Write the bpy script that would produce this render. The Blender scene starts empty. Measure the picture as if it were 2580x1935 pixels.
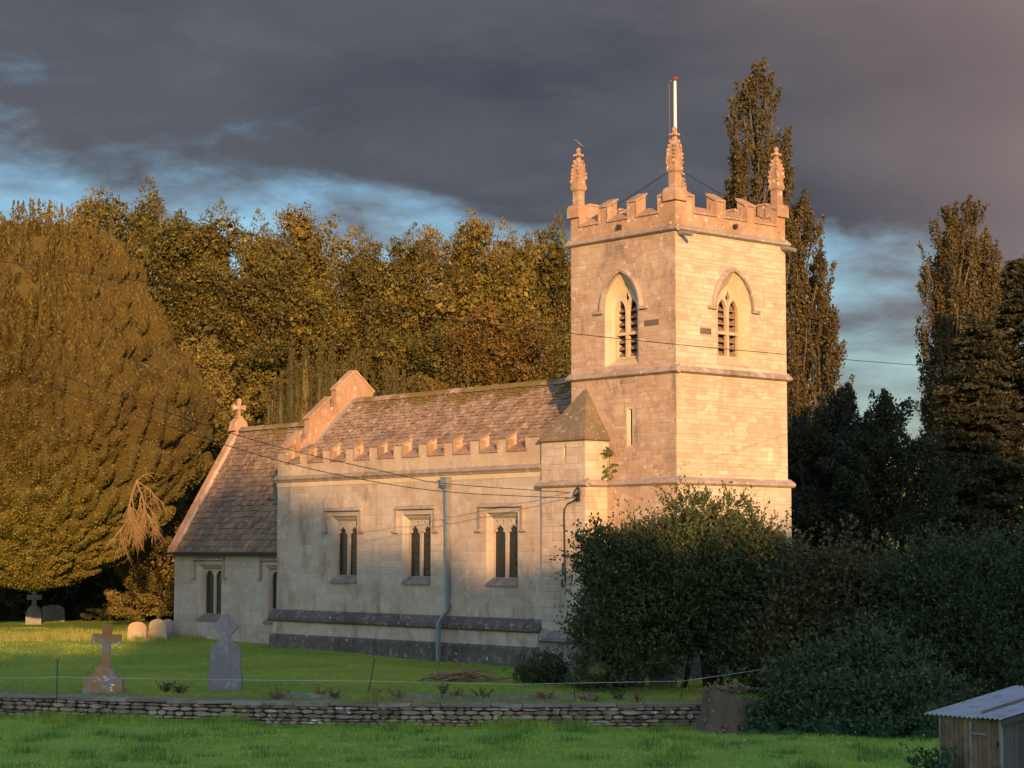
import bpy, math, random
import numpy as np
from mathutils import Vector, Matrix
from mathutils.geometry import tessellate_polygon, delaunay_2d_cdt

scene = bpy.context.scene
COL = scene.collection
R = math.radians
EYE = 4.9                                  # height of the viewpoint above the field (field level = 0)
FOC, PCX, PCY, PITCH = 5000.0, 1290.0, 967.5, R(4.80)

# ------------------------------------------------------------------ camera
cam_data = bpy.data.cameras.new('camera')
cam = bpy.data.objects.new('camera', cam_data)
COL.objects.link(cam)
cam.location = (0, 0, EYE)
cam.rotation_euler = (math.pi / 2 + PITCH, 0, 0)
cam_data.sensor_width = 36.0
cam_data.lens = 36.0 * FOC / 2580.0
cam_data.clip_start = 0.5
cam_data.clip_end = 3000
scene.camera = cam

def at(px, py, depth):
    """point of the place that lies at this depth behind a pixel of the photograph"""
    x = (px - PCX) / FOC; z = -(py - PCY) / FOC
    d = Vector((x, math.cos(PITCH) - z * math.sin(PITCH), math.sin(PITCH) + z * math.cos(PITCH)))
    p = d * (depth / d.y)
    p.z += EYE
    return p

# ------------------------------------------------------------------ node helper
class NT:
    def __init__(s, nt):
        s.t = nt
        nt.nodes.clear()
    def n(s, kind, out=0, ins=None, **props):
        nd = s.t.nodes.new(kind)
        for k, v in props.items():
            setattr(nd, k, v)
        for k, v in (ins or {}).items():
            sock = nd.inputs[k]
            if isinstance(v, bpy.types.NodeSocket):
                s.t.links.new(v, sock)
            else:
                try:
                    sock.default_value = v
                except Exception:
                    sock.default_value = tuple(v) + (1.0,)
        return nd.outputs[out]
    def math(s, op, a, b=0.0, c=0.0, clamp=False):
        return s.n('ShaderNodeMath', ins={0: a, 1: b, 2: c}, operation=op, use_clamp=clamp)
    def mix(s, fac, a, b, mode='MIX'):
        nd = s.t.nodes.new('ShaderNodeMix')
        nd.data_type = 'RGBA'; nd.blend_type = mode; nd.clamp_factor = True
        for idx, v in ((0, fac), (6, a), (7, b)):
            if isinstance(v, bpy.types.NodeSocket):
                s.t.links.new(v, nd.inputs[idx])
            elif idx == 0:
                nd.inputs[0].default_value = v
            else:
                nd.inputs[idx].default_value = tuple(v)[:3] + (1.0,)
        return nd.outputs[2]
    def smooth(s, v, lo, hi):
        nd = s.t.nodes.new('ShaderNodeMapRange')
        nd.interpolation_type = 'SMOOTHSTEP'
        nd.inputs[1].default_value = lo; nd.inputs[2].default_value = hi
        if isinstance(v, bpy.types.NodeSocket):
            s.t.links.new(v, nd.inputs[0])
        return nd.outputs[0]
    def noise(s, vec, scale, detail=4.0, rough=0.55, dist=0.0):
        ins = {'Scale': scale, 'Detail': detail, 'Roughness': rough, 'Distortion': dist}
        if vec is not None:
            ins['Vector'] = vec
        return s.n('ShaderNodeTexNoise', 0, ins)

# ------------------------------------------------------------------ sun and sky
SUN_EL = R(10.5)
SUN_H = Vector((0.160, -0.987, 0.0)).normalized()          # horizontal direction towards the sun
SUN_DIR = Vector((SUN_H.x * math.cos(SUN_EL), SUN_H.y * math.cos(SUN_EL), math.sin(SUN_EL)))
sun_data = bpy.data.lights.new('sun', 'SUN')
sun_data.energy = 3.1
sun_data.angle = R(0.53)
sun_data.color = (1.0, 0.54, 0.225)
sun = bpy.data.objects.new('sun', sun_data)
COL.objects.link(sun)
sun.location = SUN_DIR * 300
sun.rotation_euler = SUN_DIR.to_track_quat('Z', 'Y').to_euler()

world = bpy.data.worlds.new('World')
scene.world = world
world.use_nodes = True
w = NT(world.node_tree)
sky = w.n('ShaderNodeTexSky', sky_type='NISHITA', sun_disc=False, sun_elevation=SUN_EL,
          sun_rotation=math.atan2(SUN_H.x, SUN_H.y), air_density=1.3, dust_density=0.8, ozone_density=3.0)
gen = w.n('ShaderNodeTexCoord', 0)
sep = w.t.nodes.new('ShaderNodeSeparateXYZ'); w.t.links.new(gen, sep.inputs[0])
dx, dy, dz = sep.outputs
stretch = w.n('ShaderNodeCombineXYZ', ins={0: dx, 1: dy, 2: w.math('MULTIPLY', dz, 2.6)})
shifted = w.n('ShaderNodeVectorMath', ins={0: stretch, 1: (3.1, 0.4, 1.75)}, operation='ADD')
n_big = w.noise(shifted, 5.0, 8.0, 0.56, 0.25)
n_soft = w.noise(shifted, 2.6, 4.0, 0.5)
n_fine = w.noise(shifted, 11.0, 6.0, 0.6, 0.2)
azim = w.math('ARCTAN2', dx, dy)
azc = w.math('MINIMUM', w.math('MAXIMUM', azim, -0.5), 0.5)
# the storm bank's lower edge falls towards the north-west (right)
edge = w.math('ADD', w.math('MULTIPLY', azc, -0.20), 0.148)
above = w.math('MULTIPLY', w.math('SUBTRACT', dz, edge), 12.0)
cov = w.math('ADD', w.math('ADD', w.math('MULTIPLY', w.math('SUBTRACT', n_big, 0.5), 3.0),
                           w.math('MULTIPLY', w.math('SUBTRACT', n_fine, 0.5), 1.6)), above)
bank = w.smooth(cov, -0.55, 0.45)
east = w.smooth(dy, 0.30, 0.80)                       # the bank has moved off to the east; the west is clear
cover = w.math('MULTIPLY', bank, east)
grey = w.mix(w.smooth(w.math('ADD', n_soft, w.math('MULTIPLY', w.math('SUBTRACT', n_big, 0.5), 0.6)), 0.32, 0.66), (0.128, 0.154, 0.214), (0.262, 0.282, 0.335))
warm = w.smooth(w.math('ADD', w.math('ADD', azc, w.math('MULTIPLY', dz, 0.9)), w.math('MULTIPLY', n_soft, 0.25)), 0.36, 0.74)
grey2 = w.mix(warm, grey, (0.78, 0.56, 0.54))
edge_glow = w.mix(w.math('MULTIPLY', w.smooth(n_fine, 0.5, 0.75), 0.35), grey2, (0.44, 0.42, 0.46))
thin = w.math('MULTIPLY', w.math('MULTIPLY', bank, w.math('SUBTRACT', 1.0, bank)), 2.6)
edge_glow = w.mix(w.math('MULTIPLY', thin, w.smooth(n_fine, 0.38, 0.62)), edge_glow, (0.62, 0.66, 0.74))
clear_sky = w.mix(east, w.mix(1.0, sky, (1.02, 0.89, 0.94), 'MULTIPLY'), w.mix(1.0, sky, (0.32, 0.375, 0.46), 'MULTIPLY'))
bg_clear = w.n('ShaderNodeBackground', ins={0: clear_sky, 1: 0.15})
bg_cloud = w.n('ShaderNodeBackground', ins={0: edge_glow, 1: 0.15})
mixed = w.n('ShaderNodeMixShader', ins={0: cover, 1: bg_clear, 2: bg_cloud})
wo = w.t.nodes.new('ShaderNodeOutputWorld'); w.t.links.new(mixed, wo.inputs[0])

vs = scene.view_settings
vs.view_transform = 'Standard'; vs.look = 'None'; vs.gamma = 1.0; vs.use_curve_mapping = False
vs.exposure = 1.40

# ------------------------------------------------------------------ materials
MATS = {}
def new_mat(name):
    m = bpy.data.materials.new(name)
    m.use_nodes = True
    MATS[name] = m
    return NT(m.node_tree)

def finish(t, col, rough=0.9, bump=None, spec=0.3, metal=0.0):
    ins = {'Base Color': col, 'Roughness': rough, 'Specular IOR Level': spec, 'Metallic': metal}
    if bump is not None:
        ins['Normal'] = bump
    b = t.n('ShaderNodeBsdfPrincipled', ins=ins)
    o = t.t.nodes.new('ShaderNodeOutputMaterial'); t.t.links.new(b, o.inputs[0])

def rnd(t):
    isl = t.n('ShaderNodeNewGeometry', 'Random Per Island')
    ob = t.n('ShaderNodeObjectInfo', 'Random')
    return t.math('FRACT', t.math('ADD', t.math('MULTIPLY', isl, 3.7), t.math('MULTIPLY', ob, 5.3)))

def stone(name, c1, c2, c3, stain, stain_amt=0.5, lichen=0.3, var=0.25, ochre=(0.36, 0.19, 0.05), ochre_amt=0.2, pale=(0.62, 0.58, 0.50), bump=0.5, lscale=9.0, moss=None, ochre_lo=0.52):
    t = new_mat(name)
    pos = t.n('ShaderNodeNewGeometry', 'Position')
    col = t.mix(t.smooth(t.noise(pos, 0.55, 5), 0.36, 0.64), c1, c2)
    col = t.mix(t.smooth(t.noise(pos, 2.7, 6, 0.65), 0.50, 0.70), col, c3)
    r = rnd(t)
    col = t.mix(1.0, col, t.n('ShaderNodeCombineColor', ins={0: t.math('MULTIPLY_ADD', r, var, 1.0 - var * 0.55), 1: t.math('MULTIPLY_ADD', r, var * 1.05, 1.0 - var * 0.58), 2: t.math('MULTIPLY_ADD', r, var * 1.15, 1.0 - var * 0.62)}), 'MULTIPLY')
    if ochre_amt:
        col = t.mix(t.math('MULTIPLY', t.smooth(t.noise(pos, 1.4, 6, 0.7, 0.6), ochre_lo, ochre_lo + 0.20), ochre_amt), col, ochre)
    streak = t.n('ShaderNodeMapping', ins={0: pos, 3: (1.0, 1.0, 0.38)})
    st = t.math('MULTIPLY', t.smooth(t.noise(streak, 1.0, 8, 0.74, 0.4), 0.50, 0.66), stain_amt)
    col = t.mix(st, col, stain)
    if lichen:
        sp = t.smooth(t.noise(pos, lscale, 5, 0.7), 0.60, 0.68)
        col = t.mix(t.math('MULTIPLY', sp, lichen), col, pale)
        sp2 = t.smooth(t.noise(pos, lscale * 0.7, 5, 0.7, 1.0), 0.62, 0.70)
        col = t.mix(t.math('MULTIPLY', sp2, lichen * 0.8), col, (0.08, 0.065, 0.05))
    if moss:
        zz = t.t.nodes.new('ShaderNodeSeparateXYZ'); t.t.links.new(pos, zz.inputs[0])
        near_ridge = t.smooth(zz.outputs[2], moss[0], moss[1])
        mk = t.smooth(t.math('ADD', t.noise(pos, 0.55, 5, 0.65), t.math('MULTIPLY', near_ridge, 0.26)), 0.70, 0.78)
        col = t.mix(t.math('MULTIPLY', mk, 0.8), col, (0.16, 0.115, 0.022))
    h = t.math('ADD', t.noise(pos, 14, 6, 0.7), t.math('MULTIPLY', t.noise(pos, 60, 3, 0.6), 0.4))
    bp = t.n('ShaderNodeBump', ins={'Strength': bump, 'Distance': 0.02, 'Height': h})
    finish(t, col, 0.92, bp, 0.2)

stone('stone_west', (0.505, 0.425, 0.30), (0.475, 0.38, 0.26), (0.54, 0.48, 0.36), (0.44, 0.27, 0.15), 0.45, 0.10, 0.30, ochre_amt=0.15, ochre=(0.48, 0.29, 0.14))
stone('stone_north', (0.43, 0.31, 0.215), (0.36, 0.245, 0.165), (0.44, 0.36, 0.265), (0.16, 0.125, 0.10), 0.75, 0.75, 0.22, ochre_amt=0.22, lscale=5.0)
stone('stone_nave', (0.435, 0.365, 0.285), (0.385, 0.305, 0.225), (0.465, 0.41, 0.34), (0.22, 0.155, 0.10), 0.70, 0.40, 0.16, ochre_amt=0.45, ochre=(0.31, 0.19, 0.085), bump=0.5, lscale=6.0)
stone('stone_chancel', (0.40, 0.36, 0.30), (0.36, 0.31, 0.24), (0.44, 0.40, 0.34), (0.22, 0.155, 0.10), 0.40, 0.25, 0.18, ochre_amt=0.2)
stone('stone_parapet', (0.40, 0.255, 0.155), (0.31, 0.19, 0.112), (0.44, 0.32, 0.225), (0.18, 0.13, 0.10), 0.50, 1.0, 0.15, ochre_amt=0.40, ochre=(0.36, 0.18, 0.06), lscale=5.0)
stone('stone_honey', (0.45, 0.36, 0.26), (0.40, 0.30, 0.20), (0.47, 0.40, 0.31), (0.22, 0.15, 0.10), 0.45, 0.5, 0.15, ochre_amt=0.35, lscale=6.0)
stone('stone_coping', (0.33, 0.22, 0.14), (0.26, 0.165, 0.10), (0.38, 0.28, 0.20), (0.13, 0.095, 0.07), 0.55, 0.9, 0.15, ochre_amt=0.4, lscale=6.0)
stone('stone_string', (0.34, 0.275, 0.215), (0.27, 0.215, 0.17), (0.42, 0.36, 0.30), (0.10, 0.085, 0.07), 0.55, 0.9, 0.15, lscale=8.0)
stone('stone_jamb', (0.40, 0.35, 0.28), (0.37, 0.32, 0.25), (0.43, 0.38, 0.31), (0.24, 0.17, 0.11), 0.35, 0.2, 0.10, ochre_amt=0.30)
stone('stone_dressed', (0.52, 0.41, 0.27), (0.48, 0.36, 0.22), (0.54, 0.46, 0.35), (0.30, 0.20, 0.11), 0.30, 0.12, 0.10, ochre_amt=0.25)
stone('stone_plinth', (0.115, 0.10, 0.08), (0.085, 0.075, 0.06), (0.20, 0.175, 0.14), (0.04, 0.036, 0.03), 0.6, 0.95, 0.15, ochre_amt=0.2, ochre=(0.17, 0.115, 0.06), pale=(0.48, 0.45, 0.40), lscale=5.0)
stone('stone_sill', (0.17, 0.14, 0.115), (0.24, 0.20, 0.165), (0.30, 0.27, 0.23), (0.06, 0.055, 0.05), 0.6, 0.8, 0.1)
stone('slate_stone', (0.31, 0.215, 0.140), (0.235, 0.158, 0.103), (0.41, 0.31, 0.225), (0.12, 0.09, 0.075), 0.45, 0.75, 0.55, ochre_amt=0.15, pale=(0.52, 0.46, 0.41), moss=(9.9, 11.1))
stone('slate_chancel', (0.23, 0.165, 0.105), (0.18, 0.125, 0.08), (0.29, 0.22, 0.155), (0.10, 0.075, 0.06), 0.45, 0.6, 0.45, ochre_amt=0.2, pale=(0.46, 0.41, 0.36), moss=(9.2, 10.2))
stone('stone_turret_cap', (0.19, 0.148, 0.095), (0.145, 0.112, 0.07), (0.25, 0.195, 0.135), (0.11, 0.095, 0.07), 0.5, 0.9, 0.15, ochre_amt=0.35, ochre=(0.30, 0.17, 0.04))
stone('wall_stone', (0.33, 0.255, 0.175), (0.23, 0.18, 0.125), (0.40, 0.335, 0.255), (0.10, 0.085, 0.07), 0.55, 1.0, 0.85, ochre_amt=0.50, ochre=(0.30, 0.15, 0.04), pale=(0.72, 0.72, 0.68), lscale=3.2)
stone('coping_slab', (0.25, 0.225, 0.185), (0.195, 0.18, 0.15), (0.31, 0.285, 0.245), (0.10, 0.09, 0.075), 0.5, 0.6, 0.4, pale=(0.40, 0.39, 0.36))
stone('grave_lichen', (0.32, 0.29, 0.26), (0.25, 0.23, 0.215), (0.38, 0.35, 0.31), (0.15, 0.135, 0.12), 0.4, 1.0, 0.1, ochre_amt=0.9, ochre=(0.40, 0.17, 0.035), pale=(0.78, 0.78, 0.74), lscale=3.4, ochre_lo=0.40)
stone('grave_grey', (0.235, 0.225, 0.22), (0.19, 0.18, 0.18), (0.28, 0.27, 0.255), (0.08, 0.08, 0.08), 0.4, 0.25, 0.1, ochre_amt=0.25, ochre=(0.20, 0.13, 0.05))
stone('grave_gold', (0.42, 0.32, 0.20), (0.34, 0.25, 0.15), (0.46, 0.38, 0.27), (0.20, 0.13, 0.07), 0.4, 0.5, 0.1, ochre_amt=0.5)
stone('mortar', (0.40, 0.31, 0.21), (0.37, 0.28, 0.19), (0.42, 0.34, 0.24), (0.24, 0.18, 0.13), 0.4, 0.2, 0.0)
stone('mortar_pale', (0.38, 0.335, 0.28), (0.35, 0.305, 0.25), (0.36, 0.32, 0.27), (0.2, 0.15, 0.11), 0.4, 0.1, 0.0)
stone('wall_core', (0.035, 0.03, 0.025), (0.03, 0.026, 0.022), (0.045, 0.04, 0.03), (0.02, 0.018, 0.015), 0.4, 0.0, 0.0, ochre_amt=0)
stone('dark_block', (0.13, 0.10, 0.075), (0.11, 0.085, 0.065), (0.15, 0.12, 0.09), (0.08, 0.06, 0.05), 0.4, 0.2, 0.1)

def plain(name, col, rough=0.6, metal=0.0, spec=0.4, var=0.12, scale=6.0):
    t = new_mat(name)
    pos = t.n('ShaderNodeNewGeometry', 'Position')
    f = t.noise(pos, scale, 4)
    c = t.mix(f, [x * (1 - var) for x in col], [x * (1 + var) for x in col])
    bp = t.n('ShaderNodeBump', ins={'Strength': 0.15, 'Distance': 0.01, 'Height': t.noise(pos, 40, 3)})
    finish(t, c, rough, bp, spec, metal)

plain('lead', (0.20, 0.205, 0.21), 0.55, 0.3)
plain('pipe_grey', (0.155, 0.185, 0.20), 0.5, 0.0, 0.5)
plain('conductor', (0.30, 0.29, 0.28), 0.6)
plain('white_paint', (0.70, 0.66, 0.60), 0.5)
plain('red_paint', (0.17, 0.04, 0.03), 0.5)
plain('dark_iron', (0.03, 0.028, 0.026), 0.6, 0.0)
plain('cable', (0.018, 0.018, 0.018), 0.6)
plain('oak_louvre', (0.22, 0.15, 0.10), 0.85)
plain('spout_lead', (0.19, 0.17, 0.15), 0.6)
plain('post_green', (0.012, 0.06, 0.045), 0.5)
plain('tape_white', (0.40, 0.40, 0.39), 0.6)
plain('dead_wood', (0.20, 0.125, 0.075), 0.9, var=0.35)
plain('pale_twig', (0.23, 0.145, 0.06), 0.9, var=0.3)
plain('bird_grey', (0.10, 0.09, 0.095), 0.8)
plain('clover', (0.55, 0.53, 0.47), 0.8)
plain('painted_shade', (0.012, 0.011, 0.010), 0.9)  # near-black paint for the shade inside the tower openings
plain('bark', (0.115, 0.085, 0.055), 0.95, var=0.4, scale=3)
plain('bark_pale', (0.34, 0.26, 0.18), 0.95, var=0.35, scale=3)
plain('bark_dark', (0.035, 0.028, 0.022), 0.95, var=0.4, scale=3)
plain('roofing_lead', (0.16, 0.165, 0.17), 0.6)

t = new_mat('glass_leaded')
pos = t.n('ShaderNodeNewGeometry', 'Position')
bp = t.n('ShaderNodeBump', ins={'Strength': 0.25, 'Distance': 0.02, 'Height': t.noise(pos, 7, 2)})
finish(t, t.mix(t.noise(pos, 5, 3), (0.008, 0.009, 0.010), (0.022, 0.024, 0.026)), 0.16, bp, 0.5)

t = new_mat('stump_wood')
pos = t.n('ShaderNodeNewGeometry', 'Position')
st = t.n('ShaderNodeMapping', ins={0: pos, 3: (6, 6, 1.2)})
c = t.mix(t.noise(st, 3, 6, 0.7), (0.06, 0.045, 0.034), (0.21, 0.16, 0.115))
bp = t.n('ShaderNodeBump', ins={'Strength': 0.8, 'Distance': 0.05, 'Height': t.noise(st, 4, 6, 0.7)})
finish(t, c, 0.95, bp, 0.15)

def board_mat(name, c1, c2):
    t = new_mat(name)
    pos = t.n('ShaderNodeNewGeometry', 'Position')
    st = t.n('ShaderNodeMapping', ins={0: pos, 3: (9, 9, 0.7)})
    c = t.mix(t.noise(st, 3, 6, 0.65), c1, c2)
    c = t.mix(t.math('MULTIPLY', t.smooth(t.noise(pos, 2.5, 7, 0.75), 0.48, 0.62), 0.65), c, (0.075, 0.062, 0.05))
    r = rnd(t)
    k = t.math('MULTIPLY_ADD', r, 0.5, 0.74)
    c = t.mix(1.0, c, t.n('ShaderNodeCombineColor', ins={0: k, 1: k, 2: k}), 'MULTIPLY')
    bp = t.n('ShaderNodeBump', ins={'Strength': 0.4, 'Distance': 0.01, 'Height': t.noise(st, 6, 5)})
    finish(t, c, 0.85, bp, 0.2)
board_mat('board_warm', (0.15, 0.095, 0.05), (0.27, 0.185, 0.11))
board_mat('board_grey', (0.075, 0.065, 0.06), (0.135, 0.12, 0.11))
board_mat('batten_grey', (0.20, 0.18, 0.155), (0.28, 0.255, 0.22))

t = new_mat('zinc_roof')
pos = t.n('ShaderNodeNewGeometry', 'Position')
zc_ = t.mix(t.noise(pos, 3, 5), (0.27, 0.28, 0.29), (0.42, 0.43, 0.44))
zc_ = t.mix(t.math('MULTIPLY', t.smooth(t.noise(pos, 2.2, 8, 0.75, 0.5), 0.50, 0.66), 0.75), zc_, (0.20, 0.125, 0.075))
finish(t, zc_, 0.5, None, 0.5, 0.25)

def leaf(name, c1, c2, c3, trans=0.25, clump=0.5, rough=0.7, low=None, grain=False):
    t = new_mat(name)
    pos = t.n('ShaderNodeNewGeometry', 'Position')
    c = t.mix(t.smooth(t.noise(pos, clump, 4, 0.6), 0.35, 0.65), c1, c2)
    r = rnd(t)
    c = t.mix(t.smooth(r, 0.55, 1.0), c, c3)
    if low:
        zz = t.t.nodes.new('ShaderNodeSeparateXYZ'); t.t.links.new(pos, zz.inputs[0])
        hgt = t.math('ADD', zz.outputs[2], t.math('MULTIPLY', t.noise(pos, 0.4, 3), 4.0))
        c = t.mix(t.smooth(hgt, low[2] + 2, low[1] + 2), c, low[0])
    nrm = None
    if grain:
        nrm = t.n('ShaderNodeBump', ins={'Strength': 1.0, 'Distance': 0.12, 'Height': t.noise(pos, 9, 4, 0.7)})
    k = t.math('MULTIPLY_ADD', t.math('FRACT', t.math('MULTIPLY', r, 7.13)), 0.7, 0.65)
    c = t.mix(1.0, c, t.n('ShaderNodeCombineColor', ins={0: k, 1: k, 2: k}), 'MULTIPLY')
    if 'grass' in name:
        kk = t.math('MULTIPLY_ADD', t.smooth(t.noise(pos, 1.7, 4, 0.6), 0.3, 0.7), 0.5, 0.8)
        c = t.mix(1.0, c, t.n('ShaderNodeCombineColor', ins={0: kk, 1: kk, 2: kk}), 'MULTIPLY')
    d = t.n('ShaderNodeBsdfPrincipled', ins={'Base Color': c, 'Roughness': rough, 'Specular IOR Level': 0.25, **({'Normal': nrm} if nrm is not None else {})})
    tr = t.n('ShaderNodeBsdfTranslucent', ins={'Color': c})
    mx = t.n('ShaderNodeMixShader', ins={0: trans, 1: d, 2: tr})
    o = t.t.nodes.new('ShaderNodeOutputMaterial'); t.t.links.new(mx, o.inputs[0])
leaf('leaf_beech', (0.155, 0.118, 0.020), (0.080, 0.058, 0.012), (0.19, 0.148, 0.026), 0.10, 0.45)
leaf('leaf_olive', (0.105, 0.092, 0.018), (0.060, 0.050, 0.012), (0.14, 0.118, 0.022), 0.10, 0.45)
leaf('leaf_russet', (0.150, 0.092, 0.018), (0.085, 0.052, 0.012), (0.17, 0.115, 0.022), 0.10, 0.45)
leaf('leaf_elm', (0.19, 0.15, 0.034), (0.15, 0.12, 0.03), (0.24, 0.19, 0.05), 0.22, 0.3)
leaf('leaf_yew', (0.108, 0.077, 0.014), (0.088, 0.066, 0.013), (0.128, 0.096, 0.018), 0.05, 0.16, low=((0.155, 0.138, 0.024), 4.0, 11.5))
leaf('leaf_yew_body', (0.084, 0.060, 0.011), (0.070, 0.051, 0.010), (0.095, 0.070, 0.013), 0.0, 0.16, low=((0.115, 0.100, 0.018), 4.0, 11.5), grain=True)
leaf('leaf_irish', (0.062, 0.054, 0.014), (0.050, 0.046, 0.013), (0.076, 0.060, 0.015), 0.08, 0.4)
leaf('leaf_poplar', (0.085, 0.066, 0.022), (0.065, 0.052, 0.020), (0.12, 0.095, 0.035), 0.25, 0.5)
leaf('leaf_dark', (0.030, 0.036, 0.018), (0.022, 0.028, 0.015), (0.042, 0.048, 0.020), 0.15, 0.5)
leaf('leaf_spruce', (0.032, 0.034, 0.014), (0.022, 0.025, 0.012), (0.048, 0.044, 0.016), 0.1, 0.6)
leaf('leaf_bush', (0.066, 0.082, 0.030), (0.050, 0.066, 0.026), (0.094, 0.112, 0.038), 0.15, 0.7)
leaf('leaf_olive_shrub', (0.078, 0.078, 0.030), (0.055, 0.058, 0.024), (0.11, 0.10, 0.036), 0.15, 0.6)
leaf('leaf_deep_shrub', (0.045, 0.066, 0.030), (0.036, 0.052, 0.026), (0.062, 0.086, 0.036), 0.15, 0.6)
leaf('leaf_bramble', (0.068, 0.094, 0.038), (0.055, 0.078, 0.034), (0.09, 0.12, 0.048), 0.2, 0.9)
leaf('leaf_nettle', (0.050, 0.098, 0.044), (0.042, 0.082, 0.038), (0.07, 0.12, 0.05), 0.2, 1.5)
leaf('leaf_bright', (0.09, 0.14, 0.03), (0.07, 0.11, 0.025), (0.12, 0.17, 0.04), 0.3, 1.5)
leaf('leaf_dock', (0.27, 0.10, 0.05), (0.20, 0.085, 0.045), (0.32, 0.17, 0.07), 0.2, 1.5)
leaf('leaf_straw', (0.26, 0.20, 0.11), (0.22, 0.16, 0.09), (0.30, 0.24, 0.14), 0.2, 1.5)
leaf('grass_field', (0.32, 0.44, 0.06), (0.20, 0.35, 0.055), (0.34, 0.42, 0.085), 0.45, 0.55)
leaf('grass_tuft', (0.11, 0.22, 0.04), (0.085, 0.18, 0.036), (0.16, 0.25, 0.05), 0.4, 0.6)
leaf('grass_yard', (0.27, 0.35, 0.045), (0.16, 0.27, 0.034), (0.32, 0.35, 0.07), 0.35, 0.22)
leaf('grass_tall', (0.24, 0.26, 0.05), (0.19, 0.22, 0.045), (0.36, 0.31, 0.10), 0.35, 0.5)

def turf(name, c1, c2, c3, s1):
    t = new_mat(name)
    pos = t.n('ShaderNodeNewGeometry', 'Position')
    c = t.mix(t.smooth(t.noise(pos, s1, 5, 0.6), 0.35, 0.65), c1, c2)
    c = t.mix(t.smooth(t.noise(pos, 6, 5, 0.7), 0.5, 0.75), c, c3)
    bp = t.n('ShaderNodeBump', ins={'Strength': 0.8, 'Distance': 0.06, 'Height': t.noise(pos, 18, 5, 0.7)})
    finish(t, c, 0.95, bp, 0.1)
turf('ground_field', (0.28, 0.40, 0.055), (0.18, 0.32, 0.048), (0.30, 0.38, 0.075), 0.5)
turf('ground_yard', (0.24, 0.31, 0.042), (0.15, 0.24, 0.032), (0.28, 0.29, 0.07), 0.22)
turf('ground_earth', (0.12, 0.085, 0.055), (0.09, 0.065, 0.045), (0.16, 0.13, 0.085), 0.8)

# ------------------------------------------------------------------ object helpers
def link(o, parent=None):
    COL.objects.link(o)
    if parent is not None:
        o.parent = parent
    return o

def tag(o, label=None, cat=None, group=None, kind=None):
    if label: o['label'] = label
    if cat: o['category'] = cat
    if group: o['group'] = group
    if kind: o['kind'] = kind
    return o

def empty(name, loc, rz=0.0):
    o = bpy.data.objects.new(name, None)
    o.empty_display_size = 0.2
    o.location = loc
    o.rotation_euler = (0, 0, rz)
    return link(o)

def raw_mesh(name, V, F, mat, smooth=False):
    me = bpy.data.meshes.new(name)
    me.from_pydata([tuple(v) for v in V], [], F)
    me.materials.append(MATS[mat])
    if smooth:
        me.polygons.foreach_set('use_smooth', [True] * len(me.polygons))
    me.update()
    return me

def quads_mesh(name, V, mat, n=4):
    """V: (N,n,3) array, one n-gon each"""
    V = np.asarray(V, dtype=np.float32)
    N = V.shape[0]
    me = bpy.data.meshes.new(name)
    me.vertices.add(N * n)
    me.vertices.foreach_set('co', V.reshape(-1))
    me.loops.add(N * n)
    me.loops.foreach_set('vertex_index', np.arange(N * n, dtype=np.int32))
    me.polygons.add(N)
    me.polygons.foreach_set('loop_start', np.arange(0, N * n, n, dtype=np.int32))
    me.polygons.foreach_set('loop_total', np.full(N, n, dtype=np.int32))
    me.materials.append(MATS[mat])
    me.update(calc_edges=True)
    return me

def poly_tris(poly, holes=()):
    """triangulate a polygon with holes -> (points, triangles)"""
    rings = [list(poly)] + [list(h) for h in holes]
    pts, edges = [], []
    for rg in rings:
        b = len(pts)
        pts += [Vector((float(p[0]), float(p[1]))) for p in rg]
        edges += [(b + i, b + (i + 1) % len(rg)) for i in range(len(rg))]
    vo, eo, fo, *_ = delaunay_2d_cdt(pts, edges, [], 0, 1e-6)
    def inside(p, rg):
        c = False
        j = len(rg) - 1
        for i in range(len(rg)):
            xi, yi = rg[i][0], rg[i][1]; xj, yj = rg[j][0], rg[j][1]
            if (yi > p[1]) != (yj > p[1]) and p[0] < (xj - xi) * (p[1] - yi) / (yj - yi) + xi:
                c = not c
            j = i
        return c
    tris = []
    for f in fo:
        cen = (sum(vo[i][0] for i in f) / len(f), sum(vo[i][1] for i in f) / len(f))
        if inside(cen, rings[0]) and not any(inside(cen, h) for h in rings[1:]):
            f = list(f)
            a, b, c = (vo[i] for i in f[:3])
            if (b[0] - a[0]) * (c[1] - a[1]) - (b[1] - a[1]) * (c[0] - a[0]) < 0:
                f.reverse()
            tris.append(f)
    return [(v[0], v[1]) for v in vo], tris

class Frame:
    """(s, z, d): along the face, up, outward"""
    def __init__(s, o, S, Z, D):
        s.o, s.S, s.Z, s.D = Vector(o), Vector(S).normalized(), Vector(Z).normalized(), Vector(D).normalized()
    def p(s, a, b, c=0.0):
        return s.o + s.S * a + s.Z * b + s.D * c
    def mat(s):
        m = Matrix.Identity(4)
        for i, ax in enumerate((s.S, s.Z, s.D)):
            for j in range(3):
                m[j][i] = ax[j]
        m.translation = s.o
        return m

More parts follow.
